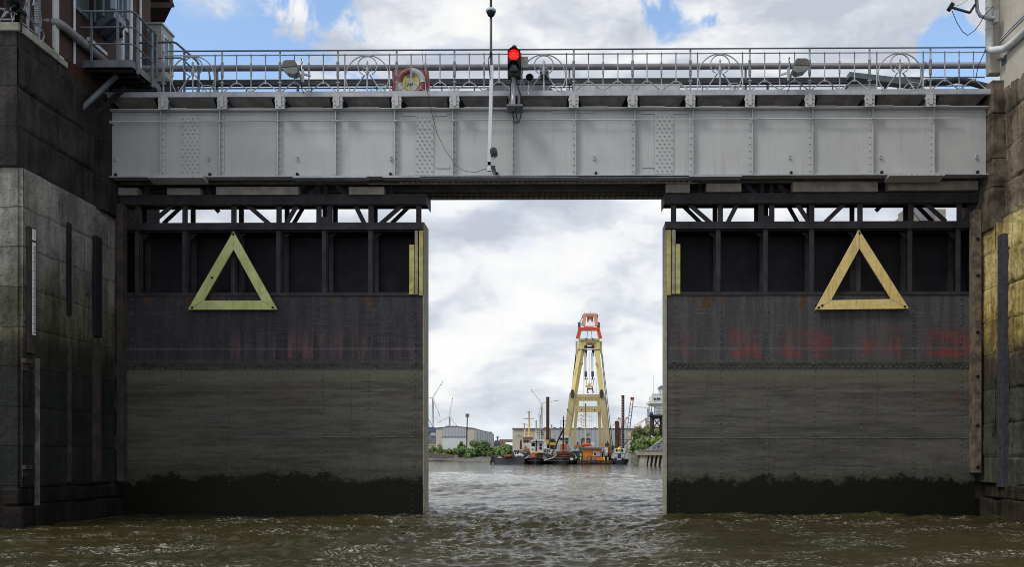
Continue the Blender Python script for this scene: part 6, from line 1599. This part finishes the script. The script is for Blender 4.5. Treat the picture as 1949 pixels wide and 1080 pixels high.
def turbine(hx, hy, Y, blades, blen, label):
    """blades: angles (clockwise from up, degrees) with foreshortening factor"""
    r = thing('wind_turbine', label, 'wind turbine', (PX(hx, Y), Y, 3), 'wind turbines on the horizon')
    h = P(hx, hy, Y); k = Y / F
    b = MB(); b.tube([(h.x, Y + 2, 2.5), (h.x, Y + 2, h.z)], [2.5 * k, 1.5 * k], 14); b.build('tower', M['far_white'], r)
    b = MB(); b.box(h.x - 2.2 * k, h.x + 1.6 * k, Y - 1.5 * k, Y + 6 * k, h.z - 1.2 * k, h.z + 1.6 * k); b.build('nacelle', M['far_white'], r, .3)
    b = MB(); b.lathe([(.3 * k, -2.6 * k), (1.1 * k, -2.2 * k), (1.4 * k, -1.5 * k)], h, 'y', 12); b.build('hub', M['far_white'], r)
    for a, f in blades:
        d = Vector((math.sin(R(a)), 0, math.cos(R(a)))); n_ = Vector((d.z, 0, -d.x)); L = blen * k * f; y = Y - 2 * k
        bl = MB(); o = Vector((h.x, y, h.z)); ws = [(0, .9), (.12, 1.6), (.3, 1.35), (1, .45)]
        for i in range(3):
            (t0, w0), (t1, w1) = ws[i], ws[i + 1]
            p = [o + d * L * t0 - n_ * w0 * k, o + d * L * t0 + n_ * w0 * k * .7, o + d * L * t1 + n_ * w1 * k * .7, o + d * L * t1 - n_ * w1 * k]
            bl.prism(p, (0, .6 * k, 0))
        B = bl.build('blade', M['far_white'], r)
        tip = MB()
        for t0, t1 in ((.78, .86), (.93, .995)):
            tip.prism([o + d * L * t0 - n_ * .72 * k, o + d * L * t0 + n_ * .55 * k, o + d * L * t1 + n_ * .42 * k, o + d * L * t1 - n_ * .56 * k], (0, .64 * k, 0))
        tip.build('red_band', M['far_red'], B)
turbine(823.5, 758.5, 1100, [(32, 1.0), (158, 1.0), (276, .62)], 37, 'tall wind turbine closest to the left gate edge')
turbine(855.5, 793.5, 1500, [(10, 1.0), (143, .75), (241, .68)], 36, 'small wind turbine above the grey gabled warehouse')
turbine(1031, 768.5, 1250, [(323, 1.0), (80, 1.0), (195, .7)], 33.5, 'wind turbine behind the brown pile left of the crane')
turbine(1233.5, 777, 1400, [(275, 1.0), (35, .6), (155, .8)], 29, 'wind turbine half hidden by the container cranes at the right')
r = thing('light_mast', 'slim floodlight mast in front of the grey gabled warehouse', 'mast', (PX(889, 372), 372, 2.9))
q = FB(372); q.t([(888, 862), (889.5, 790)], .22, 6); q.build('pole', M['rust_steel'], r)
q = FB(372); q.b(886, 893, 788.5, 790.3, 0, .6); q.b(886, 893, 792, 793.6, 0, .6); q.b(886, 888, 787.6, 795, -.2, .3); q.b(891, 893, 787.6, 795, -.2, .3); q.build('lamp_head', M['roof_dark'], r)
r = thing('light_mast', 'short floodlight mast above the containers between the warehouses', 'mast', (PX(947, 520), 520, 2.9))
q = FB(520); q.t([(947, 864), (947, 833)], .35, 6); q.build('pole', M['roof_dark'], r)
q = FB(520); q.b(944.6, 949.4, 831.5, 833.3, 0, .6); q.b(945.2, 948.8, 834, 835.4, 0, .6); q.build('lamp_head', M['roof_dark'], r)
for (a, e, t, bt, m_, lb) in ((930, 936, 839.5, 846, 'container_blue', 'blue container stack at the right end of the grey warehouse'), (936.3, 942, 840.5, 847, 'container_red', 'red container beside the blue stack'), (942.3, 950, 839, 847, 'container_blue', 'blue grey container under the short mast'), (950.3, 961, 840, 846, 'container_red', 'long dull red container left of the long warehouse'), (957, 968, 846.2, 852, 'rust', 'orange red container low behind the bushes')):
    q = FB(500); q.b(a, e, t, bt, 0, 6); q.b(a, e, bt, 866, .5, 5)
    for k in range(4): q.b(a + (e - a) * k / 4 + .2, a + (e - a) * k / 4 + .5, t + .4, bt - .4, -.15, .14)
    solo(q, 'shipping_container', M[m_], lb, 'container', tuple(P((a + e) / 2, 866, 500)), 'containers between the warehouses')
q = FB(560); q.b(950, 975, 837.5, 841, 0, 30); q.b(950, 975, 837, 837.5, -1, 32); solo(q, 'far_shed', M['hall_concrete'], 'far low shed roof visible between the two warehouses', 'building', tuple(P(962, 866, 560)))

# ---- container cranes far off on the right
def sts(bx0, by0, bx1, by1, w, gantry, Y, label):
    r = thing('container_crane', label, 'container crane', (PX(bx0, Y), Y, 3), 'container cranes beyond the right bank')
    k = Y / F; a, e = P(bx0, by0, Y), P(bx1, by1, Y)
    def seg(t0, t1, m, nm, off):
        b = MB(); p0, p1 = a + (e - a) * t0, a + (e - a) * t1; b.bar(p0 + off, p1 + off, 2.1 * k, 2.1 * k, (0, 1, 0)); return b
    for t0, t1, m in ((0, .7, 'far_blue'), (.7, .83, 'far_orange'), (.83, .93, 'far_white'), (.93, 1.0, 'far_orange')):
        b = MB()
        for sg in (-1, 1):
            p0, p1 = a + (e - a) * t0, a + (e - a) * t1; o = Vector((sg * w / 2 * k, sg * 2 * k, 0)); b.bar(p0 + o, p1 + o, 1.9 * k, 2 * k, (0, 1, 0))
        n_ = max(1, int((t1 - t0) * 9))
        for i in range(n_): c = a + (e - a) * (t0 + (t1 - t0) * (i + .5) / n_); b.box(c.x - w / 2 * k, c.x + w / 2 * k, Y - .5 * k, Y + .5 * k, c.z - .5 * k, c.z + .5 * k)
        b.build('boom', M[m], r)
    c = e; b = MB(); b.box(c.x - 3.4 * k, c.x + 3.2 * k, Y - 3 * k, Y + 3 * k, c.z - 5 * k, c.z); b.build('boom_tip', M['rust'], r)
    b = MB()
    for p, q_, w_ in gantry: b.bar(P(*p, Y), P(*q_, Y), w_ * k, w_ * k)
    b.build('gantry', M['far_red'], r)
sts(1196.5, 816, 1203.5, 757, 5, [((1163, 814), (1178, 797), .9), ((1168, 812), (1176, 800), .7), ((1176, 797), (1181, 797), 2.5), ((1178, 797), (1180, 830), 1.4), ((1176, 798), (1170, 830), .8), ((1181, 798), (1184, 830), 1.1), ((1191, 797), (1192, 830), 1.6), ((1189, 800), (1187, 830), .8), ((1192, 795), (1194, 798), 4)], 1100, 'left container crane with raised blue boom between the two brown piles and bushes')
sts(1233.5, 812, 1240, 762, 5, [((1204, 813), (1229, 798), .9), ((1210, 813), (1229, 799), .9), ((1229, 796), (1231, 806), 3), ((1229, 800), (1230, 830), 1.5), ((1222, 803), (1216, 815), .8), ((1231, 803), (1238, 830), 1)], 1150, 'right container crane with raised boom, partly behind the white tower')
q = FB(1000); q.b(1208, 1214, 812.5, 815, 0, 8); q.b(1217, 1221, 810, 815, 0, 8); q.b(1226, 1237, 812, 817, 0, 8); q.poly([(1233, 808), (1238, 807), (1238, 812), (1231, 815)], 0, 6); q.b(1206, 1240, 815, 830, 1, 6)
solo(q, 'deck_stack', M['far_orange'], 'orange red machinery along the roof line under the container cranes', 'machinery', tuple(P(1222, 830, 1000)))

# ---- right bank: slope, quay, trestle with white control tower
def right_bank():
    b = MB(); n = 14; m_ = 10; Y0, Y1 = 150, 290
    x0 = PX(1198, 205); vs = []
    for i in range(n + 1):
        y = 176 + (300 - 176) * i / n
        for j in range(m_ + 1):
            t = j / m_; x = PX(1203, 215) + t * 60 + (i * .0); z = .8 + 7.2 * min(1, t * 6) + random.uniform(-.15, .15)
            if y < 186: z = min(z, 1.6 + (y - 176) * .55)
            vs.append((x, y, z))
    fs = [(i * (m_ + 1) + j, i * (m_ + 1) + j + 1, (i + 1) * (m_ + 1) + j + 1, (i + 1) * (m_ + 1) + j) for i in range(n) for j in range(m_)]
    b.add(vs, fs, True); o = b.build('embankment', M['land_green']); o['kind'] = 'structure'
right_bank()
Yq = 172
r = thing('quay_wall', 'weathered concrete quay on slanting piles at the right bank', 'quay', tuple(P(1240, 884, Yq)))
q = FB(Yq); q.b(1215, 1300, 858.5, 868, 0, 7); q.b(1214, 1300, 857.5, 859, -.15, 3); q.build('capping_beam', M['concrete'], r, .06)
q = FB(Yq); q.b(1217, 1300, 868, 890, 3.5, 3); q.build('back_wall', M['hull_black'], r)
for i, a in enumerate((1216, 1219.5, 1223, 1227, 1234, 1242, 1250, 1258, 1266, 1274)):
    q = FB(Yq); q.bar(P(a + 4, 868, Yq + .6), P(a + (.6 if i > 3 else 1.2), 890, Yq + .3), .36, .4, (0, 1, 0)); q.build('raking_pile', M['concrete'], r)
q = FB(Yq + 4); q.b(1201, 1216, 864, 890, 0, 6); q.build('end_wall', M['cap_stone'], r)
b = MB()
for i in range(260):
    t, u = random.random(), random.random(); s = random.uniform(.25, .6); p = P(1236 + 60 * t, 857 - min(22, 60 * t * .62) * u ** .8, Yq + 3 + 4 * u)
    c = [p + Vector((random.uniform(-s, s), random.uniform(-s, s), random.uniform(-s, s) * .7)) for _ in range(6)]
    b.add(c, [(0, 1, 2), (0, 2, 3), (0, 3, 4), (0, 4, 1), (5, 2, 1), (5, 3, 2), (5, 4, 3), (5, 1, 4)])
o = b.build('rubble_stones', M['rubble_grey']); o['kind'] = 'stuff'
b = MB(); b.prism([P(1232, 859, Yq + 7), P(1300, 859, Yq + 7), P(1300, 812, Yq + 7), P(1264, 834, Yq + 7), P(1240, 852, Yq + 7)], (0, 4, 0)); o = b.build('rubble_slope', M['rubble_grey']); o['kind'] = 'structure'

r = thing('trestle_tower', 'white control tower on a rusty braced trestle above the right bushes', 'tower', tuple(P(1250, 824, 200)))
q = FB(200)
for s in (1239, 1243, 1257.5, 1261.5): q.l(s, 793, s, 830, .42, 0 if s in (1239, 1261.5) else 2)
q.l(1243, 797, 1258, 815, .22, 1); q.l(1258, 797, 1243, 815, .22, 1); q.l(1242, 815, 1262, 815, .25, .5); q.poly([(1237, 792), (1263, 792), (1260, 797), (1241, 798)], 0, 3); q.build('trestle', M['rust_steel'], r)
q = FB(199.5); q.b(1236.5, 1264, 790, 792, 0, 4); q.t([(1238, 790), (1238, 785.5), (1263, 785)], .06, 5)
for s in range(1238, 1264, 4): q.t([(s, 790), (s, 785.5)], .05, 4)
q.lathe([(.4, -.4), (.4, .4)], P(1239.5, 788, 199.6), 'x', 10); q.build('platform', M['crane_blue'], r)
Yw = 260
r = thing('control_tower', 'white stepped superstructure with dark windows at the right gate edge', 'tower', tuple(P(1262, 826, Yw)))
q = FB(Yw); q.b(1241, 1275, 753, 764, 0, 10); q.b(1236, 1275, 764, 769, 0, 10); q.b(1250, 1275, 769, 790, 1, 9); q.b(1247, 1275, 790, 830, 1, 9); q.b(1260, 1290, 736, 753, 0, 10); q.poly([(1236, 769), (1250, 769), (1250, 774)], 1, 6); q.build('structure', M['tug_white'], r)
q = FB(Yw - .2); q.b(1244, 1248, 758, 762, 0, .15); q.b(1250, 1257, 758, 761.5, 0, .15); q.b(1262, 1268, 743, 752, 0, .15); q.b(1261.5, 1268, 756, 765, 0, .15); q.build('window', M['window_dark'], r)
q = FB(Yw - .3); q.b(1257, 1275, 735, 739, -.2, 8); q.build('roof_edge', M['container_blue'], r)
q = FB(Yw)
for yy in (749.5, 752): q.t([(1242, yy), (1260, yy)], .08, 4)
for s in range(1242, 1260, 3): q.t([(s, 753), (s, 749)], .07, 4)
q.t([(1244, 750), (1244, 716)], .05, 4); q.t([(1257, 750), (1257, 745)], .12, 4)
for k in range(4): q.b(1250, 1257, 772 + k * 5, 773 + k * 5, .7, .3)
q.build('railing', M['white_grey'], r)
r = thing('stair', 'orange handrailed steel stair down the bank behind the tall ladder pile', 'stair', tuple(P(1200, 850, 230)))
q = FB(230); q.l(1181, 856, 1196, 838, .35); q.b(1190, 1206, 836.8, 838.8, 0, 2); q.build('stringer', M['pad_pale'], r)
q = FB(230); q.b(1200.5, 1203, 823, 837, 0, .4); q.t([(1203, 824), (1210, 824)], .08, 4); q.t([(1203, 831), (1210, 831)], .08, 4); q.build('handrail', M['orange'], r)
q = FB(231); q.b(1189, 1200, 831, 837, 0, 2); q.build('cabin', M['white_grey'], r)
for s in (1190, 1193): pass

# ------------------------------------------------------------------ foliage
def bush(name, label, cat, base, w, h, m='leaf', n=900, ls=.3, group=None, cols=1):
    r = thing(name, label, cat, base, group); base = Vector(base)
    t = MB()
    for k in range(5):
        a = random.uniform(0, 6.28); t.tube([base + Vector((0, 0, -.3)), base + Vector((math.cos(a) * w * .15, math.sin(a) * w * .15, h * .4)), base + Vector((math.cos(a) * w * .32, math.sin(a) * w * .3, h * .78))], [.09, .06, .02], 5)
    t.build('trunk', M['bark'], r)
    lobes = [(Vector((random.gauss(0, .22) * w, random.gauss(0, .22) * w, h * random.uniform(.2, .92))), random.uniform(.13, .27)) for _ in range(13)]
    lobes.append((Vector((0, 0, h * .35)), .34))
    vs = []; fs = []
    for i in range(n):
        c, rr = random.choice(lobes); d = Vector((random.gauss(0, 1), random.gauss(0, 1), random.gauss(0, 1))).normalized(); q = random.random() ** .4
        sc = min(w, h * 1.2) * rr
        p = base + c + Vector((d.x * sc, d.y * sc, d.z * sc * 1.05)) * q
        if p.z < base.z - .2: p.z = base.z + random.random() * .4
        a = Vector((random.gauss(0, 1), random.gauss(0, 1), random.gauss(0, .6))).normalized(); b_ = a.cross(d + Vector((.01, .02, .5))).normalized(); s = ls * random.uniform(.6, 1.3)
        o = len(vs); vs += [p - a * s, p + b_ * s * .55, p + a * s, p - b_ * s * .55]; fs.append((o, o + 1, o + 2, o + 3))
    me = MB(); me.add(vs, fs); me.build('crown', M[m], r)
    return r
kinds = ['bush', 'bush', 'bush']
LB = [(822, 866, 11, 16, 0), (838, 866, 13, 17, 1), (846, 866, 20, 9, 1), (856, 866, 16, 10, 0), (872, 867, 22, 16, 0), (878, 866, 12, 25, 0), (893, 868, 20, 13, 0), (905, 868, 24, 14, 1), (912, 868, 22, 24, 0), (922, 867, 20, 22, 0), (938, 866, 18, 17, 0), (950, 865, 15, 12, 1), (960, 863, 16, 14, 1), (968, 861, 14, 13, 0), (978, 860, 16, 10, 1), (930, 869, 20, 10, 0)]
LT = ['dense green bush at the foot of the left gate edge', 'conical green bush left of the grey warehouse door', 'low pale green bush on the slipway edge', 'small dark bush before the warehouse door', 'broad green bush before the middle of the white warehouse door', 'tall narrow dark tree standing before the warehouse door edge', 'low dark bush under the slim light mast', 'pale green bush right of the slim light mast', 'tall green bush before the right side of the grey warehouse', 'tall full bush before the warehouse side cladding', 'dark rounded bush under the short light mast', 'pale yellow green bush below the red containers', 'bright bush below the orange red container', 'dark leggy bush beside the cream warehouse end', 'pale low bush before the cream warehouse end', 'low dark bush close to the waterline in the gap between warehouses']
for (a, bt, w, h, k), lb in zip(LB, LT):
    Y = 358 + random.uniform(-2, 5); s = Y / F
    bush('bush', lb, 'bush', tuple(P(a, bt + 4.5, Y)), w * s * 1.4, h * s * 1.4, 'leaf' if k == 0 else 'leaf_pale', 1300, .42, 'bushes along the far left bank')
RB = [(1204, 862, 16, 22, 0, 214), (1209, 850, 16, 26, 0, 218), (1216, 846, 22, 32, 0, 222), (1226, 846, 24, 36, 0, 226), (1236, 846, 22, 33, 0, 230), (1222, 860, 22, 24, 1, 196), (1234, 856, 22, 24, 1, 194), (1246, 842, 22, 24, 1, 205), (1257, 836, 22, 18, 1, 208), (1264, 834, 20, 20, 1, 212), (1212, 874, 12, 22, 0, 205), (1246, 850, 16, 16, 1, 192), (1275, 830, 26, 22, 1, 210)]
RT = ['dark bush at the water edge just right of the white launch', 'dark green tree behind the quay end beside the launch', 'large dark green tree at the left of the right slope', 'tallest dark green tree before the orange machinery', 'broad green tree below the trestle tower', 'fresh green bush standing over the quay end', 'fresh green bush in the middle of the quay', 'pale green bush below the trestle legs', 'pale yellow green bush at the foot of the trestle', 'pale bush touching the right gate edge', 'low dark bush hanging over the quay end wall', 'low pale bush above the rubble stones', 'pale bush half hidden behind the right gate']
for (a, bt, w, h, k, Y), lb in zip(RB, RT):
    s = Y / F; bush('bush', lb, 'bush', tuple(P(a, bt, Y)), w * s, h * s * 1.05, 'leaf' if k == 0 else 'leaf_pale', 1500, .2, 'bushes on the right slope')
for a, bt, w, h, Y, lb in ((1166, 858, 14, 8, 290, 'distant green bush between crane leg and short pile'), (1105, 858, 30, 10, 292, 'distant dark green bush behind the orange gear on the crane')):
    s = Y / F; bush('bush', lb, 'bush', tuple(P(a, bt, Y)), w * s, h * s, 'leaf', 500, .3)

# pinkish brick house seen through the right gate truss
Yv = 150
r = thing('brick_house', 'pinkish house with grey roof glimpsed through the right gate truss', 'house', tuple(P(1745, 860, Yv)))
q = FB(Yv); q.b(1722, 1800, 400, 866, 0, 3); q.build('wall', M['pad_pale'], r)
q = FB(Yv); q.poly([(1736, 399), (1745, 390), (1776, 392), (1776, 420), (1752, 420)], -.3, 10); q.build('roof', M['roof_dark'], r)
